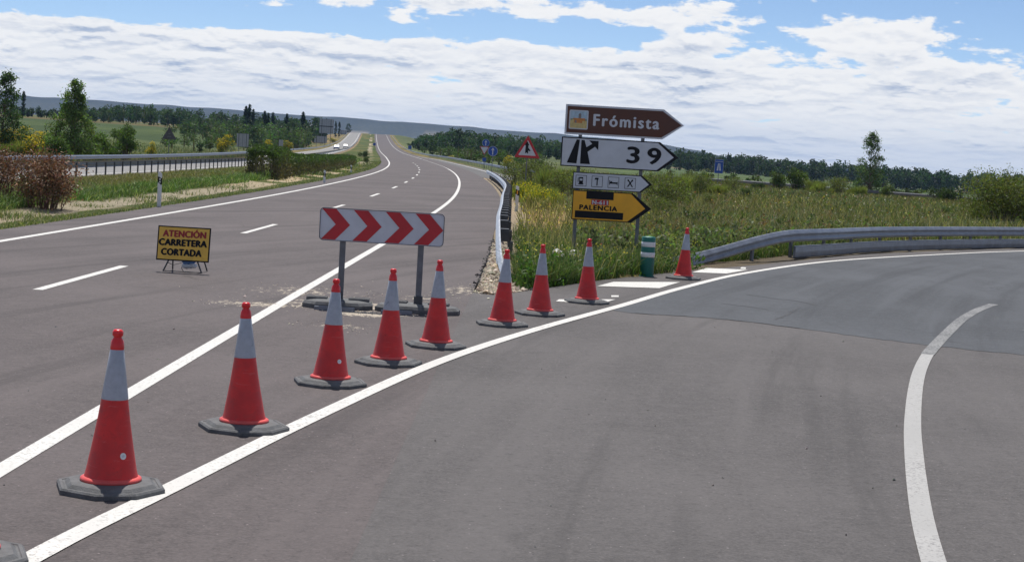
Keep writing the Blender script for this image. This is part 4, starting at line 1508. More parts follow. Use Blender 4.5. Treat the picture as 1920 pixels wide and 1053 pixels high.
d = 142.0
c = at_d(924, 283.5, d)
g0 = gz(c.x, d)
s1 = thing('arrow_sign', (c.x, d, g0), 'nearer round blue sign with a white up arrow on a dark post', 'sign')
pole(s1, c.z - g0 + 0.3)
arrow_disc(s1, c.z - g0, 0.40)
d = 255.0
c = at_d(911, 268, d)
c2 = at_d(908, 277, d)
g0 = gz(c.x, d)
s2 = thing('arrow_and_yield_sign', (c.x, d, g0), 'farther post with a small round blue arrow sign above a white yield triangle', 'sign')
pole(s2, c.z - g0 + 0.3)
arrow_disc(s2, c.z - g0, 0.54)
Ty = [(x - 0.15, z + c.z - g0 - 1.76) for x, z in tri(1.42, False)]
yo = plate('yield_panel', Ty, -0.05, -0.035, SIGN_RED, s2)
plate('yield_face', [(x - 0.15, z + c.z - g0 - 1.76 + 0.16) for x, z in tri(1.42 - 0.16 * 1.732, False, 0.03)], -0.056, -0.0505, SIGN_WHITE, yo)


def board_sign(px, py, d, w, h, label, mat=SIGN_BLUE, legs=2, name='road_sign', motif=None, cat='sign', ribs=False, lines=0):
    """upright rectangular sign centred on a pixel at distance d; ribs: we see its back"""
    c = at_d(px, py, d)
    g = gz(c.x, d)
    r = thing(name, (c.x, d, g), label, cat, R(2))
    zc = c.z - g
    xs = [0] if legs == 1 else [-w * 0.32, w * 0.32]
    for x in xs:
        pole(r, zc + h * 0.4, max(0.035, w * 0.018), x)
    p = plate('panel', round_rect(-w / 2, w / 2, zc - h / 2, zc + h / 2, min(w, h) * 0.05), -0.03, 0.0, STEEL_DULL if ribs else SIGN_WHITE, r)
    plate('face', round_rect(-w / 2 + w * 0.02, w / 2 - w * 0.02, zc - h / 2 + w * 0.02, zc + h / 2 - w * 0.02, min(w, h) * 0.04), -0.038, -0.0305, mat, p)
    if ribs:
        for x in (xs if legs > 1 else [0]):
            MB().box(x - w * 0.02, x + w * 0.02, -0.09, -0.039, zc - h / 2, zc + h / 2).build('back_rib', STEEL_DARK, p)
        n = max(2, int(w / 0.9))
        for k in range(1, n):
            x = -w / 2 + w * k / n
            MB().box(x - 0.02, x + 0.02, -0.055, -0.0385, zc - h / 2 + 0.05, zc + h / 2 - 0.05).build('panel_joint', STEEL_DARK, p)
    return r, p, zc


# motorway sign on the right
r, p, zc = board_sign(1348, 312, 178, 0.88, 1.40, 'blue motorway-start sign with white road symbol on a post beyond the right meadow', legs=1)
y = -0.041
flat([(-0.22, zc - 0.42), (-0.05, zc - 0.42), (-0.02, zc + 0.30), (-0.10, zc + 0.30)], y, SIGN_WHITE, p, 'road_symbol')
flat([(0.22, zc - 0.42), (0.10, zc + 0.30), (0.02, zc + 0.30), (0.05, zc - 0.42)], y, SIGN_WHITE, p, 'road_symbol')
flat([(-0.38, zc + 0.46), (0.38, zc + 0.46), (0.38, zc + 0.50), (-0.38, zc + 0.50)], y, SIGN_WHITE, p, 'bar_symbol')
board_sign(744, 265.5, 1060, 2.7, 1.7, 'upper small blue board beside the far right shoulder', legs=1)
board_sign(768.5, 276.5, 690, 1.35, 1.35, 'lower small blue square sign in the scrub right of the far road', legs=1)
board_sign(908, 299.5, 235, 0.5, 0.5, 'tiny blue plate low behind the arrow signs', legs=1)
board_sign(702, 270.5, 600, 0.9, 0.95, 'small blue sign on the median near the crest', legs=1)
# backs of signs that face the opposite traffic
board_sign(455, 263, 272, 1.85, 2.05, 'grey back of a two-legged sign just left of the green hedge', SIGN_BACK, ribs=True)
r, p, zc = board_sign(612, 237, 775, 6.2, 6.2, 'large grey back of a tall information board above the opposite carriageway', SIGN_BACK, ribs=True)
MB().box(-2.95, 2.95, -0.11, -0.039, zc - 0.20, zc + 0.15).build('gap_beam', SIGN_BLACK, p)
board_sign(601, 261.5, 655, 4.7, 2.5, 'low wide grey sign back under the large information board', SIGN_BACK, ribs=True)
board_sign(644, 250, 1180, 4.4, 4.2, 'dark grey sign back among bushes left of the oncoming cars', SIGN_BACK, ribs=True)
board_sign(527, 268, 372, 0.9, 1.35, 'narrow grey sign back between the yellow brooms behind the hedge', SIGN_BACK, legs=1, ribs=True)
d = 182.0
c = at_d(317, 261, d)
g0 = gz(c.x, d)
tb = thing('triangular_sign', (c.x, d, g0), 'dark grey back of a triangular warning sign on a pale post at the left', 'sign', R(4))
pole(tb, c.z - g0 + 0.8, 0.04)
pb_ = plate('panel', [(x, z + c.z - g0) for x, z in tri(1.48)], -0.05, -0.01, STEEL_DARK, tb)
for z in (0.25, 0.55):
    MB().box(-0.28 + z * .3, 0.28 - z * .3, -0.075, -0.051, c.z - g0 + z, c.z - g0 + z + 0.05).build('back_rib', STEEL_DULL, pb_)

# ------------------------------------------------------------------ two oncoming cars
GLASS = plain('car_glass', (0.02, 0.025, 0.03), 0.08, var=0.1, spec=0.8)
TYRE = plain('tyre', (0.02, 0.02, 0.021), 0.85)
LAMP = plain('headlamp', (0.35, 0.36, 0.38), 0.25)
CHROME = plain('chrome', (0.6, 0.6, 0.6), 0.2, metal=1.0)


def car(px, py, d, paint, label):
    c = at_d(px, py, d)
    x = c.x
    u = x - float(XD(d))
    r = thing('car', (x, d, float(surf(u, d)) + 0.006), label, 'car', R(4.5), 'cars driving on the opposite carriageway')
    # body side outline (y along the car, front at -y)
    side = [(-2.1, 0.30), (-2.15, 0.55), (-2.05, 0.72), (-1.0, 0.90), (1.75, 0.92), (2.05, 0.85), (2.1, 0.45), (2.0, 0.28)]
    m = MB()
    n = len(side)
    vs = []
    for xx, k in ((-0.88, 0.97), (-0.80, 1.0), (0.80, 1.0), (0.88, 0.97)):
        vs += [(xx, yy * k, zz if abs(xx) < 0.85 else 0.3 + (zz - 0.3) * 0.92) for yy, zz in side]
    fs = [tuple(range(n)), tuple(range(4 * n - 1, 3 * n - 1, -1))]
    for k in range(3):
        fs += [(k * n + i, (k + 1) * n + i, (k + 1) * n + (i + 1) % n, k * n + (i + 1) % n) for i in range(n)]
    m.add(vs, fs)
    m.build('body', paint, r)
    cab = MB()
    lo = [(-0.80, -1.05, 0.89), (0.80, -1.05, 0.89), (0.80, 1.75, 0.91), (-0.80, 1.75, 0.91)]
    hi = [(-0.60, -0.25, 1.40), (0.60, -0.25, 1.40), (0.60, 1.15, 1.42), (-0.60, 1.15, 1.42)]
    cab.add(lo + hi, [(0, 1, 5, 4), (1, 2, 6, 5), (2, 3, 7, 6), (3, 0, 4, 7), (4, 5, 6, 7)])
    cab.build('windows', GLASS, r)
    MB().box(-0.59, 0.59, -0.28, 1.16, 1.405, 1.46, 0.03).build('roof', paint, r)
    for sx in (-1, 1):
        for yy in (-1.3, 1.3):
            w = MB()
            w.lathe([(0.0, -0.1), (0.30, -0.1), (0.32, -0.07), (0.32, 0.07), (0.30, 0.1), (0.0, 0.1)], 18, cap=False)
            wo = w.build('wheel', TYRE, r)
            wo.location = (sx * 0.80, yy, 0.32)
            wo.rotation_euler = (0, R(90), 0)
            rim_ = MB().lathe([(0.0, 0.104), (0.19, 0.104), (0.20, 0.09), (0.0, 0.09)], 14, cap=False).build('rim', CHROME, wo)
        MB().box(sx * 0.62 - 0.17, sx * 0.62 + 0.17, -2.165, -2.04, 0.58, 0.70, 0.02).build('headlight', LAMP, r)
        MB().box(sx * 0.93 - 0.08, sx * 0.93 + 0.08, -0.85, -0.73, 0.92, 1.04, 0.02).build('mirror', paint, r)
    MB().box(-0.42, 0.42, -2.17, -2.1, 0.42, 0.56).build('grille', SIGN_BLACK, r)
    MB().box(-0.26, 0.26, -2.19, -2.172, 0.34, 0.44).build('number_plate', SIGN_WHITE, r)
    return r


car(631, 279, 560, plain('car_paint_blue', (0.03, 0.05, 0.16), 0.25, spec=0.7), 'dark blue car coming down the opposite carriageway, nearer of two')
car(648, 273, 640, plain('car_paint_white', (0.72, 0.72, 0.70), 0.3, spec=0.6), 'white car following farther up the opposite carriageway')

# ------------------------------------------------------------------ vegetation
def merge(parts):
    V, F, C, b = [], [], [], 0
    for v, f, c in parts:
        V.append(v)
        F.append(f + b)
        C.append(c)
        b += len(v)
    return np.concatenate(V), np.concatenate(F), np.concatenate(C)


def unit(v):
    return v / np.maximum(np.linalg.norm(v, axis=1, keepdims=True), 1e-9)


def leaf_cards(P, size, cols, up=0.0, rg=rng, asp=0.55):
    """one kite-shaped leaf (or spray of leaves) at every point"""
    n = len(P)
    d = unit(rg.normal(size=(n, 3)) + np.array([0, 0, up]))
    s = unit(np.cross(d, rg.normal(size=(n, 3))))
    size = np.broadcast_to(np.asarray(size, float), (n,))[:, None] * rg.uniform(0.65, 1.3, (n, 1))
    a = P - d * size * 0.5
    b = P + d * size * 0.5
    w = s * size * asp * 0.5
    V = np.stack([a, P + w, b, P - w], 1).reshape(-1, 3)
    F = np.arange(4 * n).reshape(n, 4)
    return V, F, np.repeat(cols, 4, 0)


def palette(n, base, var=0.25, hue=0.12, rg=rng):
    base = np.asarray(base, float)
    k = rg.normal(1, var, (n, 1)).clip(0.4, 1.8)
    h = rg.normal(1, hue, (n, 3)).clip(0.6, 1.5)
    return (base * k * h).clip(0.003, 0.9)


def blades(P, h, w, cols, lean=0.35, rg=rng, dirs=None):
    """grass blades or stems: two-segment tapering strips"""
    n = len(P)
    h = np.broadcast_to(h, (n,))[:, None]
    w = np.broadcast_to(w, (n,))[:, None]
    a = rg.uniform(0, 2 * np.pi, n)
    side = np.stack([np.cos(a), np.sin(a), np.zeros(n)], 1)
    if dirs is None:
        b = rg.uniform(0, 2 * np.pi, n)
        l = np.abs(rg.normal(0, lean, n))[:, None]
        out = np.stack([np.cos(b), np.sin(b), np.zeros(n)], 1) * l
        dirs = out + np.array([0, 0, 1.0])
        bend = out * 0.8
    else:
        bend = dirs * np.array([0.25, 0.25, 0])
    mid = P + dirs * h * 0.55
    tip = P + (dirs + bend) * h * np.array([1, 1, 0.97])
    V = np.stack([P - side * w / 2, P + side * w / 2, mid + side * w * 0.38, mid - side * w * 0.38, tip + side * w * 0.08, tip - side * w * 0.08], 1).reshape(-1, 3)
    i = np.arange(n)[:, None] * 6
    F = np.concatenate([i + np.array([0, 1, 2, 3]), i + np.array([3, 2, 4, 5])], 0)
    return V, F, np.repeat(cols, 6, 0)


def limbs(trunk, branches, seg=6):
    m = MB()
    m.tube(trunk[0], trunk[1], seg + 2)
    for p, r in branches:
        m.tube(p, r, 5)
    return m


def tree_meshes(name, H, base, prof, nclump, per, leaf, col, trunk_r, seed, clump_r=0.11, lean=(0, 0), top_sparse=0.0, up=0.2, var=0.28, asp=0.55):
    """prof: list of (t, radius) over the crown; returns trunk and crown meshes"""
    rg = np.random.default_rng(seed)
    ts, rs = [p[0] for p in prof], [p[1] for p in prof]
    axis = lambda z: np.array([lean[0] * (z / H) ** 2 * H, lean[1] * (z / H) ** 2 * H, z])
    tz = np.linspace(-0.3, H * 0.93, 9)
    trunk = ([tuple(axis(max(z, 0)) * np.array([1, 1, 0]) + np.array([0, 0, z])) for z in tz], list(trunk_r * (1 - 0.9 * np.linspace(0, 1, 9) ** 0.8)))
    pts, cl, br = [], [], []
    for k in range(nclump):
        t = rg.uniform(0, 1) ** 0.95
        z = base + (H - base) * t
        r = np.interp(t, ts, rs)
        a = rg.uniform(0, 2 * np.pi)
        q = r * np.sqrt(rg.uniform(0.05, 1.0))
        c = axis(z) + np.array([q * np.cos(a), q * np.sin(a), 0])
        z0 = max(0.15 * H, z - q * 0.9 - 0.05 * H)
        s = axis(z0)
        mid = (s * 0.45 + c * 0.55) + np.array([0, 0, -0.04 * H * rg.uniform(0, 1)])
        rb = trunk_r * 0.34 * (1 - 0.7 * z0 / H)
        br.append(([tuple(s), tuple(mid), tuple(c)], [rb, rb * 0.6, rb * 0.2]))
        nn = int(per * rg.uniform(0.5, 1.4) * (1 - top_sparse * t))
        cr = clump_r * H * rg.uniform(0.6, 1.25) * (1 - 0.35 * t)
        off = rg.normal(0, 1, (nn, 3)) * np.array([0.5, 0.5, 0.42]) * cr
        pts.append(c + off)
        cl.append(palette(nn, np.asarray(col) * rg.uniform(0.75, 1.25), var, 0.10, rg))
    P = np.concatenate(pts)
    Cc = np.concatenate(cl)
    keep = P[:, 2] > 0.05
    V, F, C = leaf_cards(P[keep], leaf, Cc[keep], up, rg, asp)
    return limbs(trunk, br).mesh(name + '_trunk', True), np_mesh(name + '_crown', V, F, C)


def shrub_meshes(name, H, Rr, n, leaf, col, seed, flower=None, flower_n=0, lumps=9):
    """round leafy shrub: lumps of leaves on stems, flowers on the upper outside"""
    rg = np.random.default_rng(seed)
    st = MB()
    pts, cl, fl = [], [], []
    for k in range(lumps):
        a = rg.uniform(0, 2 * np.pi)
        q = Rr * np.sqrt(rg.uniform(0, 1)) * 0.75
        z = H * rg.uniform(0.30, 0.84) * (1 - 0.35 * (q / Rr) ** 2)
        c = np.array([q * np.cos(a), q * np.sin(a), z])
        for j in range(2):
            e = c + rg.normal(0, 0.12 * Rr, 3)
            st.tube([(0.15 * c[0] + rg.normal(0, .03), 0.15 * c[1], -0.1), tuple(c * 0.6), tuple(e)], [0.03, 0.02, 0.006], 4)
        nn = int(n / lumps)
        cr = Rr * rg.uniform(0.32, 0.52)
        d = unit(rg.normal(size=(nn, 3)))
        p = c + d * cr * rg.uniform(0.35, 1.05, (nn, 1)) * np.array([1, 1, 0.85])
        pts.append(p)
        cl.append(palette(nn, np.asarray(col) * rg.uniform(0.75, 1.25), 0.28, 0.1, rg))
        if flower is not None:
            m = int(flower_n / lumps)
            d = unit(rg.normal(size=(m, 3)) + np.array([0, -0.2, 0.9]))
            fl.append(c + d * cr * rg.uniform(0.85, 1.12, (m, 1)))
    P = np.concatenate(pts)
    C_ = np.concatenate(cl)
    k = P[:, 2] > 0.02
    V, F, C = leaf_cards(P[k], leaf, C_[k], 0.3, rg)
    out = [('stems', st.mesh(name + '_stems'), BARK), ('foliage', np_mesh(name + '_foliage', V, F, C), LEAF)]
    if flower is not None:
        Pf = np.concatenate(fl)
        V, F, C = leaf_cards(Pf, leaf * 0.75, palette(len(Pf), flower, 0.15, 0.05, rg), 0.2, rg, 0.9)
        out.append(('flowers', np_mesh(name + '_flowers', V, F, C), PETAL))
    return out


def broom_meshes(name, H, Rr, n, col, seed, flower=None, flower_n=0, w=0.02):
    """broom bush: a dense fan of thin upright stems"""
    rg = np.random.default_rng(seed)
    heads = 16
    hx = rg.normal(0, Rr * 0.42, (heads, 2))
    hh = H * rg.uniform(0.6, 1.0, heads) * np.exp(-0.35 * (np.hypot(hx[:, 0], hx[:, 1]) / Rr) ** 2)
    k = rg.integers(0, heads, n)
    b = np.stack([hx[k, 0] * 0.7, hx[k, 1] * 0.7, np.zeros(n)], 1) + rg.normal(0, 0.10 * Rr, (n, 3)) * np.array([1, 1, 0])
    up = rg.uniform(0.0, 0.62, n)
    b[:, 2] = hh[k] * up
    b[:, :2] *= (1 + 0.6 * up)[:, None]
    h = hh[k] * rg.uniform(0.25, 0.5, n)
    d = np.concatenate([b[:, :2] * 0.32 / max(Rr, .1) + rg.normal(0, 0.22, (n, 2)), np.ones((n, 1))], 1)
    cols = palette(n, col, 0.25, 0.10, rg) * (0.8 + 0.5 * rg.uniform(0, 1, heads)[k])[:, None]
    V, F, C = blades(b, h, w, cols, rg=rg, dirs=d)
    st = MB()
    for q in range(heads):
        st.tube([(hx[q, 0] * 0.3, hx[q, 1] * 0.3, -0.1), (hx[q, 0] * 0.8, hx[q, 1] * 0.8, hh[q] * 0.5), (hx[q, 0] * 1.1, hx[q, 1] * 1.1, hh[q] * 0.8)], [0.025, 0.015, 0.006], 4)
    out = [('stems', st.mesh(name + '_stems'), BARK), ('foliage', np_mesh(name + '_foliage', V, F, C), LEAF)]
    if flower is not None:
        j = rg.integers(0, n, flower_n)
        P = b[j] + (d[j] * h[j][:, None]) * rg.uniform(0.6, 1.15, (flower_n, 1))
        P = P[P[:, 2] > H * 0.42]
        V, F, C = leaf_cards(P, 0.07, palette(len(P), flower, 0.12, 0.05, rg), 0.2, rg, 0.9)
        out.append(('flowers', np_mesh(name + '_flowers', V, F, C), PETAL))
    return out


def place(kind, parts, x, y, label, cat, sc=1.0, rz=None, group=None, sz=None, sink=0.05):
    t = thing(kind, (x, y, gz(x, y) - sink), label, cat, random.uniform(0, 6.28) if rz is None else rz, group)
    t.scale = (sc, sc, sz or sc)
    for nm, me, mat in parts:
        obj(nm, me, mat, t)
    return t


def tparts(m):
    return [('trunk', m[0], BARK), ('crown', m[1], LEAF)]


GRN = (0.060, 0.115, 0.022)
DKG = (0.028, 0.060, 0.017)
POP = (0.085, 0.125, 0.050)
poplar_a = tree_meshes('poplar_a', 6.8, 0.9, [(0, 1.5), (0.18, 2.2), (0.45, 1.65), (0.62, 0.85), (0.8, 0.8), (1, 0.30)], 120, 105, 0.19, (0.120, 0.180, 0.060), 0.13, 3, 0.085, (0.05, 0), 0.55, 0.5)
poplar_b = tree_meshes('poplar_b', 7.4, 0.6, [(0, 1.9), (0.25, 2.6), (0.5, 2.0), (0.75, 1.15), (1, 0.25)], 105, 90, 0.20, (0.052, 0.098, 0.034), 0.15, 4, 0.085, (0.04, 0), 0.45, 0.5)
poplar_c = tree_meshes('poplar_c', 7.4, 0.6, [(0, 1.5), (0.2, 2.1), (0.42, 1.75), (0.6, 1.2), (0.8, 0.85), (1, 0.12)], 95, 95, 0.18, (0.077, 0.126, 0.056), 0.12, 8, 0.08, (0.0, 0), 0.6, 0.5)
bush_a = shrub_meshes('bush_a', 3.2, 1.25, 3400, 0.17, (0.095, 0.150, 0.046), 12, lumps=16)
bush_b = shrub_meshes('bush_b', 4.3, 1.35, 4200, 0.17, (0.085, 0.135, 0.042), 13, lumps=18)
leafy = shrub_meshes('leafy', 1.6, 1.05, 1800, 0.13, (0.074, 0.108, 0.038), 14, lumps=12)
olive = shrub_meshes('olive', 1.6, 1.15, 3600, 0.085, (0.135, 0.155, 0.058), 23, lumps=17)
olive_big = shrub_meshes('olive_big', 2.7, 2.3, 15000, 0.095, (0.125, 0.145, 0.048), 24, lumps=34)
darkb = shrub_meshes('darkb', 1.6, 1.1, 1500, 0.13, (0.036, 0.060, 0.022), 15, lumps=10)
broom_y = shrub_meshes('broom_y', 2.5, 1.5, 2600, 0.13, (0.111, 0.137, 0.039), 16, flower=(0.66, 0.50, 0.02), flower_n=1000, lumps=12)
retama = broom_meshes('retama', 1.9, 1.25, 7000, (0.175, 0.200, 0.070), 17, w=0.022)
retama_f = broom_meshes('retama_f', 1.1, 1.2, 4200, (0.19, 0.22, 0.05), 18, flower=(0.60, 0.52, 0.02), flower_n=1600, w=0.02)


def at_top(px, top_y, d):
    """x on the ground and height for a thing at distance d whose top shows at (px, top_y)"""
    p = at_d(px, top_y, d)
    return p.x, p.z - gz(p.x, d)


# trees beyond the opposite carriageway
x, h = at_top(8, 137, 150)
place('poplar_tree', tparts(poplar_b), x, 150, 'dark tree cut by the left edge of the picture, above the yellow brooms', 'tree', h / 7.4, 0.5)
x, h = at_top(136, 152, 138)
place('poplar_tree', tparts(poplar_a), x, 138, 'tall light green tree with a wispy leaning top, left of the triangular sign back', 'tree', h / 6.8, 0.0)
for px, ty, d, pr, base, lab in ((240, 214, 157, bush_b, 4.3, 'upright bushy tree immediately left of the triangular sign back'),
                                 (196, 234, 147, bush_a, 3.2, 'leafy bush between the tall light green tree and the upright bushy tree'),
                                 (166, 240, 142, bush_a, 3.2, 'leafy bush at the right foot of the tall light green tree'),
                                 (112, 240, 134, bush_a, 3.2, 'leafy bush at the left foot of the tall light green tree')):
    x, h = at_top(px, ty, d)
    place('bushy_tree', pr, x, d, lab, 'tree', h / base)
for px, ty, d, lab in ((6, 240, 150, 'yellow-flowering broom at the left edge under the dark tree'),
                       (38, 236, 155, 'second yellow-flowering broom from the left edge'),
                       (78, 246, 146, 'paler yellow-flowering broom left of the tall light green tree'),
                       (60, 258, 146, 'low olive broom in front of the left yellow brooms'),
                       (20, 262, 146, 'low olive broom at the left edge below the yellow ones'),
                       (284, 265, 169, 'small round yellow broom beside the triangular sign back'),
                       (424, 252, 243, 'yellow broom left of the two-legged sign back'),
                       (505, 262, 328, 'yellow broom just above the left end of the green hedge'),
                       (538, 263, 398, 'yellow broom right of the narrow sign back, above the hedge'),
                       (624, 258, 880, 'yellowish bush by the low wide sign back'),
                       (806, 290, 545, 'yellow broom dot behind the slip road guardrail, left one'),
                       (846, 291, 405, 'yellow broom behind the slip road guardrail, right one'),
                       (955, 291, 240, 'small yellow broom left of the warning triangle')):
    x, h = at_top(px, ty, d)
    s = h / 2.4
    if px in (60, 20):
        place('broom_bush', retama, x, d, lab, 'bush', h / 1.7)
    else:
        place('broom_bush', broom_y, x, d, lab, 'bush', {284: 0.46, 424: 0.85, 505: 0.9, 538: 1.0, 624: 1.6, 806: 0.7, 846: 0.8, 955: 0.6}.get(px, min(s, 1.1)), sz=s)

# brooms and bushes of the right meadow
for px, ty, d, pr, base, lab in ((968, 303, 118, olive, 1.5, 'olive broom bush left of the warning triangle post'),
                                 (1008, 301, 112, olive, 1.5, 'olive broom bush right behind the warning triangle post'),
                                 (1046, 305, 104, retama, 1.75, 'olive broom bush at the left edge of the white 39 board'),
                                 (1085, 318, 92, olive, 1.5, 'olive broom bush behind the services board'),
                                 (1030, 343, 82, retama, 1.75, 'lower broom bush left of the yellow PALENCIA board'),
                                 (990, 340, 84, retama_f, 1.0, 'low yellow-flowering broom at the foot of the warning triangle'),
                                 (1016, 352, 74, retama_f, 1.0, 'nearer low yellow-flowering broom behind the curving guardrail'),
                                 (1236, 322, 100, olive, 1.5, 'olive broom right of the services board tip'),
                                 (1275, 318, 112, retama, 1.75, 'olive broom below the tip of the white 39 board'),
                                 (1310, 322, 118, olive, 1.5, 'olive broom left of the blue motorway sign'),
                                 (1345, 340, 120, retama, 1.75, 'olive broom under the blue motorway sign'),
                                 (1240, 368, 68, olive, 1.5, 'broom bush right of the yellow PALENCIA board'),
                                 (1278, 352, 84, olive, 1.5, 'olive shrub in the meadow below the broom under the 39 board tip'),
                                 (1330, 362, 92, olive, 1.5, 'olive shrub in the meadow right below the blue motorway sign'),
                                 (1062, 322, 90, olive, 1.5, 'olive shrub showing between the warning triangle and the services board'),
                                 (1395, 352, 128, leafy, 1.5, 'small green shrub in the middle of the right meadow'),
                                 (1255, 335, 78, olive, 1.5, 'olive shrub in the meadow right of the services board'),
                                 (1120, 334, 100, leafy, 1.5, 'green shrub behind the gap under the services board'),
                                 (1375, 332, 150, olive, 1.5, 'olive shrub right of the blue motorway sign'),
                                 (1460, 366, 118, leafy, 1.5, 'green shrub in the meadow before the roadside bush pair'),
                                 (1560, 372, 126, olive, 1.5, 'olive shrub in the meadow left below the lone tree'),
                                 (1690, 376, 132, olive, 1.5, 'olive shrub in the meadow right below the lone tree'),
                                 (1775, 388, 108, leafy, 1.5, 'green shrub in the meadow below the two dark bushes'),
                                 (1640, 400, 84, darkb, 1.5, 'low dark shrub in the meadow over the middle of the ramp guardrail'),
                                 (1418, 396, 76, olive, 1.5, 'low olive shrub in the meadow over the rising end of the ramp guardrail'),
                                 (1306, 388, 62, darkb, 1.5, 'dark round bush in the meadow above the farthest cone'),
                                 (1420, 338, 172, darkb, 1.5, 'small dark bush left of the roadside bush pair'),
                                 (1452, 322, 180, leafy, 1.5, 'left bush of the pair on the country road'),
                                 (1490, 317, 182, leafy, 1.5, 'right bush of the pair on the country road'),
                                 (1532, 333, 178, retama, 1.75, 'broom left of the lone right-hand tree, nearer the bush pair'),
                                 (1575, 332, 180, olive, 1.5, 'broom touching the left side of the lone right-hand tree'),
                                 (1612, 345, 176, retama, 1.75, 'broom at the foot of the lone right-hand tree'),
                                 (1668, 348, 185, leafy, 1.5, 'bush at the right foot of the lone right-hand tree'),
                                 (1702, 353, 190, darkb, 1.5, 'low bush between the lone tree and the dark pair'),
                                 (1764, 346, 182, darkb, 1.5, 'left of two dark bushes beyond the right meadow'),
                                 (1786, 350, 180, darkb, 1.5, 'right of two dark bushes beyond the right meadow'),
                                 (1848, 372, 96, retama, 1.75, 'smaller broom left of the big bush at the right edge'),
                                 (1892, 338, 90, olive_big, 2.3, 'big olive broom bush at the right edge above the ramp guardrail'),
                                 (1945, 345, 94, olive_big, 2.3, 'second big broom cut off by the right edge')):
    x, h = at_top(px, ty, d)
    place('shrub', pr, x, d, lab, 'bush', h / base * 1.04, group='bushes of the right meadow')
x, h = at_top(1637, 247, 190)
place('poplar_tree', tparts(poplar_c), x, 190, 'lone slender tree with a thin pointed top beyond the right meadow', 'tree', h / 7.4, 1.0)

p = ru(-6.4, 232)
place('scrub_bush', leafy, p[0], p[1], 'small lone bush on the median beside the bend', 'bush', 0.62)
p = ru(-7.6, 300)
place('scrub_bush', darkb, p[0], p[1], 'second lone bush on the median farther up, near the small blue sign', 'bush', 1.0)

# slim poplars standing out of the left wood
column = tree_meshes('column', 15, 1.0, [(0, 0.8), (0.3, 1.25), (0.7, 0.9), (1, 0.15)], 70, 26, 0.65, (0.022, 0.045, 0.018), 0.2, 31, 0.05, up=1.0)
fartree = [tree_meshes('fartree%d' % k, 11, 1.2, [(0, 2.3), (0.3, 3.6), (0.65, 3.0), (0.9, 1.6), (1, 0.5)], 42, 24, 0.85, c, 0.22, 40 + k, 0.10) for k, c in enumerate([(0.036, 0.070, 0.022), (0.050, 0.088, 0.028), (0.030, 0.056, 0.020)])]
for px, ty, d, lab in ((45, 172, 640, 'lone dark columnar poplar right of the tree at the left edge'),
                       (462, 200, 620, 'left columnar poplar of the tall trio above the two-legged sign back'), (468, 197, 610, 'middle and tallest columnar poplar of the trio above the two-legged sign back'),
                       (475, 206, 640, 'right columnar poplar of the trio above the two-legged sign back'), (497, 209, 650, 'left columnar poplar of the second trio in the left wood'),
                       (503, 213, 620, 'middle columnar poplar of the second trio in the left wood'), (512, 212, 660, 'right columnar poplar of the second trio in the left wood'),
                       (538, 214, 680, 'single columnar poplar midway between second trio and large information board'), (569, 211, 640, 'columnar poplar just left of the large information board'),
                       (637, 229, 1060, 'right columnar poplar of the pair just right of the large information board'), (630, 228, 1050, 'left columnar poplar of the pair just right of the large information board')):
    x, h = at_top(px, ty, d)
    place('columnar_poplar', tparts(column), x, d, lab, 'tree', h / 15 * 0.98, group='columnar poplars of the left wood', sz=h / 15)
for k, (px, ty, d, lab) in enumerate(((654, 231, 1340, 'rounded dark tree at the right end of the left wood, above the white car'), (596, 220, 850, 'broad dark tree behind the large information board'),
                                      (812, 262, 525, 'single dark tree in the scrub right of the far road'), (548, 226, 560, 'pale round tree at the front of the left wood above the hedge'),
                                      (478, 238, 470, 'pale bushy tree above the left end of the hedge'), (374, 222, 560, 'rounded tree at the front edge of the left wood above the triangular sign back'),
                                      (862, 240, 640, 'broad tree at the front of the wood right of the far road'))):
    x, h = at_top(px, ty, d)
    place('field_tree', tparts(fartree[(k + 2) % 3]), x, d, lab, 'tree', h / 11)


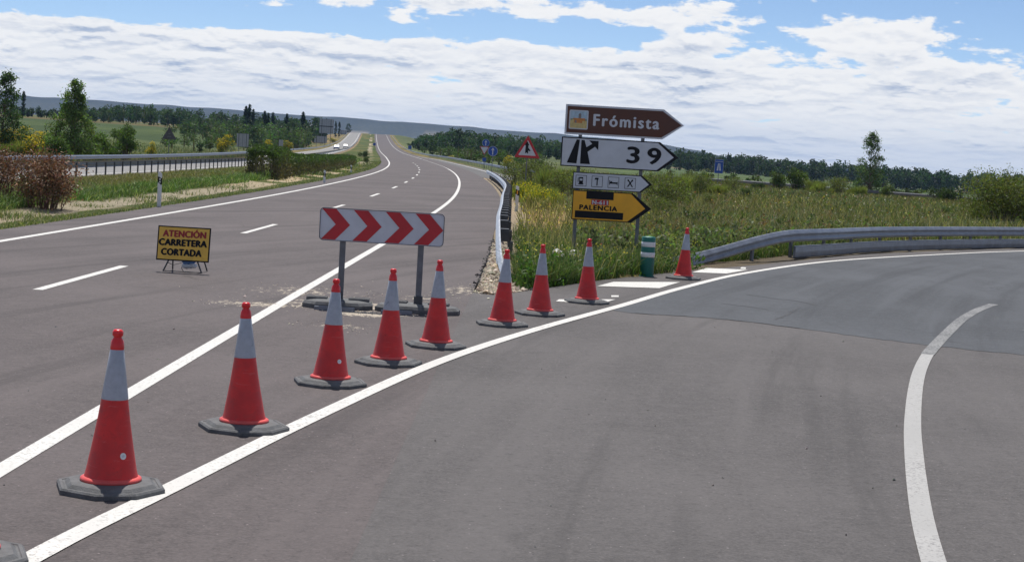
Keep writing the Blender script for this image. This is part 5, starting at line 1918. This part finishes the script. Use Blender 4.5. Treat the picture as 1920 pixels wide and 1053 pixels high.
def woodland(name, xr, tops, dr, n, label, seed, col=(0.034, 0.064, 0.022), per=260, leaf=1.0, low=None):
    """a far wood that reads as one mass: many crowns and trunks in one object"""
    rg = np.random.default_rng(seed)
    parts = []
    tx, ty = [t[0] for t in tops], [t[1] for t in tops]
    for k in range(n):
        px = rg.uniform(*xr)
        d = rg.uniform(*dr)
        if low is None and name.startswith('left') and 583 < px < 662 and d < 800:
            continue
        top = np.interp(px, tx, ty) + abs(rg.normal(0, 3.2)) + 12 * max(0, (dr[1] - d) / (dr[1] - dr[0]) - 0.3) ** 1.0
        x, h = at_top(px, top, d)
        if low is not None:
            h = rg.uniform(*low)
        elif h < 2.5:
            continue
        u = x - float(XD(d))
        if (-27 if low is None else -30) < u < (12 if low is None else 11.5):
            continue
        w = h * rg.uniform(0.26, 0.40) if low is None else h * rg.uniform(0.5, 0.8)
        m = int(per * rg.uniform(0.8, 1.2))
        t = rg.uniform(0, 1, m) ** 0.8
        nl = 14
        lc = unit(rg.normal(size=(nl, 3))) * np.array([w * 0.75, w * 0.75, h * 0.42]) * rg.uniform(0.45, 1, (nl, 1)) + np.array([0, 0, h * 0.46])
        j = rg.integers(0, nl, m)
        off = unit(rg.normal(size=(m, 3))) * rg.uniform(0.4, 1, (m, 1)) * np.array([w * 0.48, w * 0.48, h * 0.14])
        P = lc[j] + off
        P[:, 2] = np.clip(P[:, 2], 0.2, h)
        P = P + np.array([x, d, gz(x, d)])
        c = np.asarray(col) * rg.uniform(0.65, 1.45) * rg.normal(1, 0.07, 3)
        lt = rg.uniform(0.75, 1.3, nl)[j][:, None]
        V, F, C = leaf_cards(P, leaf * (np.clip(h / 11, 0.5, 1.2) if low is None else 1.0), palette(m, c, 0.22, 0.08, rg) * lt, 0.2, rg, 0.75)
        parts.append((V, F, C))
        # trunk
        g = gz(x, d)
        tr = np.array([[x - .18, d, g - .5], [x + .18, d, g - .5], [x + .08, d + .1, g + h * .75], [x - .08, d + .1, g + h * .75]])
        parts.append((tr, np.array([[0, 1, 2, 3]]), np.tile([[0.10, 0.085, 0.065]], (4, 1))))
    V, F, C = merge(parts)
    return tag(obj(name, np_mesh(name, V, F, C), LEAF), label, 'wood', kind='stuff')


woodland('left_woodland', (-60, 668), [(-60, 178), (60, 196), (160, 197), (240, 189), (300, 193), (350, 198), (420, 206), (480, 211), (560, 211), (605, 214), (640, 226), (668, 238)], (680, 860), 250, 'dark green wood along the left horizon under the mesa', 51)
woodland('right_woodland', (775, 1085), [(775, 258), (800, 244), (850, 237), (900, 240), (950, 246), (1000, 250), (1085, 262)], (680, 840), 140, 'dark green wood right of the far road under the mesa', 52, (0.036, 0.068, 0.024))
woodland('far_right_woodland', (1085, 1990), [(1085, 262), (1280, 272), (1340, 279), (1400, 283), (1500, 291), (1600, 297), (1700, 308), (1800, 314), (1990, 325)], (800, 960), 330, 'long dark belt of trees along the right horizon', 53, (0.028, 0.052, 0.022))
woodland('left_undergrowth', (342, 640), [(-40, 236), (280, 238), (330, 214), (420, 218), (480, 224), (560, 226), (600, 230), (640, 248)], (470, 690), 190, 'paler hedgerow bushes in front of the left wood', 54, (0.055, 0.090, 0.034), 120)
woodland('right_undergrowth', (1270, 1960), [(1270, 318), (1400, 322), (1600, 335), (1800, 350), (1960, 360)], (560, 760), 34, 'scattered pale bushes at the foot of the right tree belt', 55, (0.06, 0.095, 0.038), 90)

woodland('right_scrub', (738, 1010), [(738, 290), (1010, 290)], (240, 980), 190, 'green scrub bushes right of the far road, below the dark wood', 56, (0.062, 0.092, 0.034), 170, 0.34, (1.2, 3.6))
woodland('left_scrub', (300, 665), [(300, 290), (665, 290)], (230, 640), 95, 'green scrub bushes on the fields below the left wood', 57, (0.058, 0.090, 0.032), 170, 0.30, (1.0, 3.6))
woodland('meadow_scrub', (1230, 1800), [(1230, 290), (1800, 290)], (205, 330), 26, 'low bushes beyond the country road on the right', 58, (0.062, 0.085, 0.034), 170, 0.26, (0.7, 1.6))


# ------------------------------------------------------------------ median hedge and the dead shrubs
def hedge():
    rg = np.random.default_rng(61)
    y0, y1 = 104.5, 212.0
    root = thing('median_hedge', (ru(-8.2, y0)[0], y0, gz(*ru(-8.2, y0)) - 0.02), 'long clipped dark green hedge on the median, brown towards its foot', 'hedge')
    n = 40000
    y = y0 + (y1 - y0) * rg.uniform(0, 1, n) ** 1.5
    hh = np.interp(y, [y0, 112, 114, 140, 170, y1], [1.60, 1.70, 1.25, 1.15, 1.0, 0.85]) * (0.9 + 0.25 * value_noise(y, y * 0, 2.2, 5))
    hw = np.interp(y, [y0, 112, 114, y1], [0.95, 1.0, 0.7, 0.7])
    t = rg.uniform(0, 1, n)
    side = rg.choice([-1, 1, 0, 0], n)
    o_ = np.where(side == 0, rg.uniform(-1, 1, n), side * rg.uniform(0.75, 1.05, n)) * hw * (1 - 0.25 * t)
    z = np.where(side == 0, 1 - 0.12 * rg.uniform(0, 1, n) ** 2, t) * hh
    # upright shoots along the top
    x = XD(y) - 8.2 + o_ + 0.12 * rg.normal(size=n)
    P = np.stack([x, y, ground(x, y) + z + rg.normal(0, 0.03, n)], 1)
    k = np.clip(z / hh * 1.5 - 0.55 + rg.normal(0, 0.15, n), 0, 1)[:, None]
    C0 = np.array([0.095, 0.078, 0.050]) * (1 - k) + np.array([0.060, 0.105, 0.030]) * k
    C = C0 * rg.normal(1, 0.25, (n, 1)).clip(0.4, 1.7)
    V, F, Cc = leaf_cards(P, 0.15, C, 1.2, rg, 0.5)
    V = V - np.array(root.location)
    obj('foliage', np_mesh('hedge_foliage', V, F, Cc), LEAF, root)
    m = MB()
    for q in range(90):
        yy = y0 + (y1 - y0) * (q / 90) ** 1.2 + 0.3
        xx = float(XD(yy)) - 8.2 + rg.uniform(-0.3, 0.3)
        g = gz(xx, yy)
        b = Vector((xx, yy, g - 0.1)) - root.location
        m.tube([b, b + Vector((rg.uniform(-.2, .2), rg.uniform(-.2, .2), 0.7)), b + Vector((rg.uniform(-.4, .4), rg.uniform(-.4, .4), 1.25))], [0.04, 0.028, 0.01], 4)
    tag(m.build('stems', BARK, root), kind='stuff')


hedge()


def dead_shrub(px0, px1, d, h, dens, label, seed):
    rg = np.random.default_rng(seed)
    a, b = at_d((px0 + px1) / 2, 340, d), abs(at_d(px1, 340, d).x - at_d(px0, 340, d).x) / 2
    x = a.x
    root = thing('dead_shrub', (x, d, gz(x, d) - 0.05), label, 'bush')
    m = MB()
    pts, cols = [], []
    for k in range(46):
        an = rg.uniform(0, 6.28)
        q = np.sqrt(rg.uniform(0, 1))
        e = np.array([q * b * np.cos(an), q * 0.8 * np.sin(an), h * rg.uniform(0.55, 1.0) * (1 - 0.25 * q * q)])
        s = np.array([e[0] * 0.55, e[1] * 0.4, -0.1])
        mid = (s + e) / 2 + rg.normal(0, 0.08, 3)
        m.tube([tuple(s), tuple(mid), tuple(e)], [0.018, 0.012, 0.004], 4)
        for j in range(3):
            f = e + rg.normal(0, 0.18, 3)
            m.tube([tuple(mid * 0.4 + e * 0.6), tuple(f)], [0.008, 0.003], 3)
            nn = int(dens * rg.uniform(0.5, 1.5))
            pp = f + rg.normal(0, 0.13, (nn, 3))
            pts.append(pp)
            cols.append(palette(nn, np.array([0.24, 0.145, 0.088]) * rg.uniform(0.6, 1.3), 0.25, 0.10, rg))
        # leaves along the stem
        nn = int(dens * 1.6 * rg.uniform(0.3, 1.3))
        tt = rg.uniform(0.2, 1, (nn, 1))
        pp = mid * (1 - tt) + e * tt + rg.normal(0, 0.12, (nn, 3))
        pts.append(pp)
        g = rg.uniform(0, 1) < 0.12
        cols.append(palette(nn, (0.10, 0.12, 0.04) if g else (0.20, 0.14, 0.095), 0.25, 0.1, rg))
    P = np.concatenate(pts)
    C = np.concatenate(cols)
    k = P[:, 2] > 0.02
    V, F, Cc = leaf_cards(P[k], 0.085, C[k], 0.4, rg, 0.5)
    m.build('twigs', TWIG, root)
    obj('dead_leaves', np_mesh('dead_leaves', V, F, Cc), DEAD, root)


dead_shrub(30, 142, 51.0, 1.50, 40, 'dense dead shrub with rusty brown leaves on the left median', 71)
dead_shrub(-50, 52, 52.0, 1.45, 14, 'sparser dead shrub with bare dark twigs at the left edge', 72)


# ------------------------------------------------------------------ grasses, weeds, flowers, gravel
def scatter(n, ylo, yhi, xlo, xhi, ok, power=1.6, rg=rng):
    """points in y,x with density falling with distance"""
    out = []
    tot = 0
    while tot < n:
        m = n * 2
        t = rg.uniform(0, 1, m)
        a, b = ylo ** (1 - power), yhi ** (1 - power)
        y = (a + (b - a) * t) ** (1 / (1 - power))
        lo, hi = (f(y) if callable(f) else np.full(m, f) for f in (xlo, xhi))
        x = lo + (hi - lo) * rg.uniform(0, 1, m)
        k = ok(x, y)
        out.append(np.stack([x[k], y[k]], 1))
        tot += int(k.sum())
        if k.sum() == 0:
            break
    return np.concatenate(out)[:n]


def on_ground(xy, dz=-0.02):
    return np.stack([xy[:, 0], xy[:, 1], ground(xy[:, 0], xy[:, 1]) + dz], 1)


def mix_cols(n, items, rg=rng):
    p = np.array([i[1] for i in items], float)
    k = rg.choice(len(items), n, p=p / p.sum())
    base = np.array([i[0] for i in items])[k]
    return (base * rg.normal(1, 0.22, (n, 1)).clip(0.45, 1.7) * rg.normal(1, 0.07, (n, 3))).clip(0.005, 0.9)


def grass(name, label, P, h, w, cols, lean=0.35):
    V, F, C = blades(P, h, w, cols, lean)
    return tag(obj(name, np_mesh(name, V, F, C), GRASS), label, 'grass', kind='stuff')


FRESH, OLIVE, STRAW, DULL = (0.085, 0.140, 0.045), (0.120, 0.138, 0.056), (0.34, 0.30, 0.19), (0.100, 0.110, 0.060)
# median
xy = scatter(110000, 30, 260, lambda y: XD(y) - 13.1, lambda y: XD(y) - 4.62, lambda x, y: rng.uniform(0, 1, len(x)) < np.where((x - XD(y) < -5.95) & (x - XD(y) > -7.6), np.clip(value_noise(x, y, 1.8, 9) * 2.0 - 1.05, 0.02, 0.6), 0.55 + 0.6 * value_noise(x, y, 1.5, 7)))
P = on_ground(xy)
u = xy[:, 0] - XD(xy[:, 1])
dd = xy[:, 1]
cols = mix_cols(len(P), [(FRESH, 2.2), (OLIVE, 4), (STRAW, 1.6), (DULL, 1.5)]) * 1.15
lush = ((u < -7.4) & (u > -9.0))[:, None]
cols = np.where(lush, cols * np.array([0.75, 1.0, 0.7]), cols)
dryz = ((u < -9.6) & (value_noise(xy[:, 0], xy[:, 1], 3.0, 14) > 0.5))[:, None]
cols = np.where(dryz, cols * 0.5 + np.array([0.16, 0.12, 0.05]) * 0.6, cols)
h = rng.uniform(0.10, 0.24, len(P)) * np.where(lush[:, 0], 1.4, np.where(u > -6.0, 0.42, 1.0)) * (0.6 + 0.8 * value_noise(xy[:, 0], xy[:, 1], 1.2, 15))
grass('median_grass', 'short mixed grass covering the median left of the carriageway', P, h, np.maximum(0.014, dd * 0.00035), cols, 0.5)
# gore
ok = lambda x, y: (x > 0.12 + 0.25 * value_noise(y, y * 0, 1.1, 3)) & (x < np.where(y < 37.5, right_edge(y) - 0.05, right_edge(y) - 1.05)) & (rng.uniform(0, 1, len(x)) < np.clip((y - 28.9) / 1.8, 0.08, 1)) & ((x > 1.6) | (y < 36) | (rng.uniform(0, 1, len(x)) < 0.15)) & ~((np.hypot((x + .05) / .5, (y - 30.3) / 1.7) < 1) & (rng.uniform(0, 1, len(x)) < .93))
xy = scatter(62000, 29.2, 52, 0.1, 9.5, ok, 2.2)
P = on_ground(xy)
hn = value_noise(xy[:, 0], xy[:, 1], 0.9, 21)
h = rng.uniform(0.16, 0.44, len(P)) * (0.55 + 0.9 * hn) * np.clip(0.45 + (xy[:, 1] - 29) / 5, 0.4, 1)
cols = mix_cols(len(P), [(FRESH, 5), (OLIVE, 3), (STRAW, 1.1), ((0.055, 0.095, 0.035), 3)])
grass('gore_grass', 'tall green weeds and grass growing in the wedge between road and ramp', P, h, 0.013, cols, 0.35)
# meadow
ok2 = lambda x, y: (x > XD(y) + 6.6) & (x > 0.3) & ((y > 72) | (x < right_edge(np.minimum(y, 81.9)) + 40)) & np.where(y < 82, x < 90, True) & ((y > 81) | (x < -50 + 0 * x) | (x < right_edge(y) - 1.5)) & ~((y > 135) & (x - XD(y) < _uR(y) + 0.8)) & ~((x > 15) & (y > 183 + 0.0 * x) & (y < 209))
xy = scatter(190000, 44, 240, lambda y: np.maximum(0.2, XD(y) + 6.6), lambda y: 0.36 * y, lambda x, y: ok2(x, y) & (rng.uniform(0, 1, len(x)) < np.clip(value_noise(x, y, 5.0, 30) * 1.3 + value_noise(x, y, 1.7, 35) * 0.9 - 0.55, 0.06, 1.0)) & ((x > XD(y) + 8.3 + value_noise(x, y, 2, 8)) | (y > 82) | (rng.uniform(0, 1, len(x)) < 0.10)), 1.5)
P = on_ground(xy)
dd = xy[:, 1]
n1 = value_noise(xy[:, 0], xy[:, 1], 6.0, 31)
n2 = value_noise(xy[:, 0], xy[:, 1], 15.0, 32)
h = rng.uniform(0.20, 0.60, len(P)) * (0.5 + 0.8 * n1)
cols = mix_cols(len(P), [(OLIVE, 4), (DULL, 3.2), (STRAW, 1.3), (FRESH, 2.6), ((0.16, 0.115, 0.08), 0.9)])
cols = np.where((n2 > 0.62)[:, None], cols * np.array([1.08, 0.96, 0.92]), cols)
grass('meadow_grass', 'tall dry and olive meadow grass right of the direction sign', P, h, np.maximum(0.014, dd * 0.00042), cols, 0.35)
# verge beyond the opposite carriageway and rough grass farther out
xy = scatter(36000, 95, 330, lambda y: XD(y) - 70, lambda y: XD(y) - 24.0, lambda x, y: value_noise(x, y, 5, 41) > 0.2, 1.3)
P = on_ground(xy)
grass('verge_grass', 'rough grass of the far verge beyond the opposite carriageway', P, rng.uniform(0.2, 0.6, len(P)), 0.06, mix_cols(len(P), [(OLIVE, 3), (FRESH, 2), (DULL, 3), (STRAW, .8)]), 0.4)
# long straw stalks
xy = scatter(5200, 33, 120, 0.4, lambda y: 0.34 * y, lambda x, y: ok2(x, y) | ok(x, y), 1.7)
P = on_ground(xy)
grass('straw_stalks', 'thin pale straw stalks standing above the meadow grass', P, rng.uniform(0.5, 0.95, len(P)), np.maximum(0.008, xy[:, 1] * 0.00022), mix_cols(len(P), [(STRAW, 3), ((0.42, 0.36, 0.2), 2), (OLIVE, 1)]), 0.22)


def weeds(name, label, spots, leaf, col, per, hmax, seed, mat=LEAF, up=0.8):
    rg = np.random.default_rng(seed)
    n = len(spots)
    i = np.repeat(np.arange(n), per)
    hh = rg.uniform(0.4, 1, n)[i] * hmax
    t = rg.uniform(0.05, 1, len(i))
    P = spots[i] + np.stack([rg.normal(0, 0.09, len(i)) * (1.2 - 0.5 * t), rg.normal(0, 0.09, len(i)) * (1.2 - 0.5 * t), t * hh], 1)
    V, F, C = leaf_cards(P, leaf, palette(len(P), col, 0.28, 0.1, rg), up, rg, 0.42)
    return tag(obj(name, np_mesh(name, V, F, C), mat), label, 'plants', kind='stuff')


xy = scatter(420, 39.5, 52, lambda y: right_edge(y) - 4.4, lambda y: right_edge(y) - 1.2, lambda x, y: x > 1.6, 1.5)
weeds('thistle_weeds', 'grey-green thistles and broad-leaved weeds behind the ramp guardrail', on_ground(xy), 0.13, (0.135, 0.165, 0.085), 34, 0.75, 81)
for k, (nm, colr, lf, hm, nn_, lab) in enumerate((('docks_and_sorrel', (0.20, 0.13, 0.085), 0.07, 0.8, 420, 'rusty brown dock and sorrel heads standing in the meadow'),
                                              ('tall_green_weeds', (0.095, 0.125, 0.050), 0.10, 0.75, 620, 'tall green weeds in clumps across the meadow'),
                                              ('silvery_weeds', (0.19, 0.205, 0.135), 0.09, 0.65, 420, 'silvery green weed clumps scattered in the meadow'))):
    xy = scatter(nn_, 45, 150, 1.5, lambda y: 0.34 * y, lambda x, y: ok2(x, y) & (x > XD(y) + 8.5) & (value_noise(x, y, 7.0, 60 + k) > 0.52), 1.5)
    weeds(nm, lab, on_ground(xy), lf * 1.4, colr, 26, hm, 85 + k)
xy = scatter(260, 30.5, 40, 0.3, lambda y: right_edge(y) - 0.1, lambda x, y: x < right_edge(y), 1.5)
weeds('leafy_weeds', 'leafy green weeds at the near edge of the wedge', on_ground(xy), 0.10, (0.075, 0.135, 0.035), 30, 0.5, 82)
# flowers
xy = scatter(900, 32, 62, 0.2, lambda y: 2.5 + 0.05 * y, lambda x, y: (x < right_edge(np.minimum(y, 80))) & (value_noise(x, y, 1.6, 51) > 0.42), 1.8)
P = on_ground(xy) + np.stack([np.zeros(len(xy)), np.zeros(len(xy)), rng.uniform(0.25, 0.62, len(xy))], 1)
V, F, C = leaf_cards(P, np.maximum(0.035, xy[:, 1] * 0.0009), palette(len(P), (0.62, 0.58, 0.06), 0.15, 0.06), 0.5, rng, 0.9)
tag(obj('yellow_flowers', np_mesh('yellow_flowers', V, F, C), PETAL), 'small yellow flowers dotted over the wedge of weeds', 'flowers', kind='stuff')
xy = scatter(900, 36, 160, 1, lambda y: 0.3 * y, lambda x, y: ok2(x, y), 1.6)
P = on_ground(xy) + np.stack([np.zeros(len(xy)), np.zeros(len(xy)), rng.uniform(0.25, 0.6, len(xy))], 1)
C0 = mix_cols(len(P), [((0.7, 0.68, 0.6), 3), ((0.62, 0.55, 0.08), 3), ((0.55, 0.08, 0.04), 1.0)])
V, F, C = leaf_cards(P, np.maximum(0.035, xy[:, 1] * 0.0008), C0, 0.5, rng, 0.9)
tag(obj('meadow_flowers', np_mesh('meadow_flowers', V, F, C), PETAL), 'white, yellow and red wild flowers scattered in the meadow', 'flowers', kind='stuff')


def stones(name, label, xy, size, base, seed, z=0.0):
    rg = np.random.default_rng(seed)
    n = len(xy)
    zz = ground(xy[:, 0], xy[:, 1]) + z
    s = size * rg.lognormal(0, 0.45, (n, 1)) * rg.uniform(0.6, 1.2, (n, 3))
    o6 = np.array([[1, 0, 0], [0, 1, 0], [-1, 0, 0], [0, -1, 0], [0, 0, 0.8], [0, 0, -0.5]], float)
    V = o6[None] * s[:, None, :] + rg.normal(0, 0.15, (n, 6, 3)) * s[:, None, :]
    a = rg.uniform(0, 6.28, n)
    ca, sa = np.cos(a)[:, None], np.sin(a)[:, None]
    V = np.stack([V[..., 0] * ca - V[..., 1] * sa, V[..., 0] * sa + V[..., 1] * ca, V[..., 2]], -1)
    V = V + np.stack([xy[:, 0], xy[:, 1], zz + s[:, 2] * 0.3], 1)[:, None]
    f = np.array([[0, 1, 4], [1, 2, 4], [2, 3, 4], [3, 0, 4], [1, 0, 5], [2, 1, 5], [3, 2, 5], [0, 3, 5]])
    F = (np.arange(n)[:, None, None] * 6 + f[None]).reshape(-1, 3)
    C = np.repeat(palette(n, base, 0.2, 0.05, rg), 6, 0)
    return tag(obj(name, np_mesh(name, V.reshape(-1, 3), F, C), GRAVEL), label, 'gravel', kind='stuff')


m = 3200
t = rng.uniform(0, 1, m) ** 1.5
yy = 29.15 + t * 16
xx = XD(yy) + edge_r(yy) + 0.04 + rng.uniform(0, 1, m) * np.interp(yy, [29.1, 30, 32, 36, 45], [0.5, 0.95, 0.9, 0.55, 0.5])
k = xx < np.where(yy < 36, right_edge(yy), 99)
stones('gravel_tip', 'pale gravel at the pointed end of the wedge and along the guardrail foot', np.stack([xx, yy], 1)[k], 0.022, (0.46, 0.39, 0.30), 91)
xs, ys_ = [], []
for x0, y0, rx, ry, am in SAND:
    n = int(130 * am)
    xs.append(rng.normal(x0, rx * 0.6, n))
    ys_.append(rng.normal(y0, ry * 0.6, n))
xy = np.stack([np.concatenate(xs), np.concatenate(ys_)], 1)
stones('road_grit', 'loose grit scattered on the asphalt round the chevron board', xy, 0.008, (0.50, 0.44, 0.36), 92, 0.004)
xy = np.stack([rng.uniform(-6, 5, 140), rng.uniform(9, 26, 140)], 1)
stones('road_chips', 'single dark and pale stone chips lying on the asphalt', xy, 0.008, (0.16, 0.15, 0.14), 93, 0.004)
# crumbled asphalt edge beside the gravel
yy = np.repeat(np.arange(29.6, 47, 0.10), 2)
xx = XD(yy) + edge_r(yy) + 0.01 + rng.normal(0, 0.035, len(yy))
stones('asphalt_crumbs', 'dark crumbs along the broken asphalt edge', np.stack([xx, yy], 1), 0.028, (0.035, 0.033, 0.033), 94, -0.02)

# discarded white sheet in the weeds
p = at_d(1072, 486, 37.5)
sheet = MB()
nx_, ny_ = 16, 9
rg = np.random.default_rng(5)
hz_ = rg.normal(0, 0.018, (ny_, nx_)) + 0.05 * np.sin(np.arange(nx_) * 0.9)[None]
sheet.add([((i / (nx_ - 1) - .5) * 0.85, (j / (ny_ - 1) - .5) * 0.3 + rg.normal(0, .02), 0.30 + 0.15 * j / (ny_ - 1) + hz_[j, i]) for j in range(ny_) for i in range(nx_)],
          [(j * nx_ + i, j * nx_ + i + 1, (j + 1) * nx_ + i + 1, (j + 1) * nx_ + i) for j in range(ny_ - 1) for i in range(nx_ - 1)])
so = sheet.build('plastic_sheet', WHITE_PLASTIC, None, True)
so.location = (p.x, 37.5, gz(p.x, 37.5) - 0.15)
tag(so, 'crumpled white plastic sheet lying in the weeds behind the eighth cone', 'litter')
md = so.modifiers.new('thickness', 'SOLIDIFY')
md.thickness = 0.008

# ------------------------------------------------------------------ the air
hz = MB().box(-7000, 7000, -300, 8600, -14, 118).build('haze', None)
tag(hz, kind='stuff')
m, t, out = new_mat('haze_air')
pv = t.node('ShaderNodeVolumePrincipled')
pv.inputs['Color'].default_value = (0.42, 0.62, 1.0, 1)
pv.inputs['Density'].default_value = HAZE
pv.inputs['Anisotropy'].default_value = 0.25
t.l.new(pv.outputs[0], out.inputs['Volume'])
hz.data.materials.append(m)
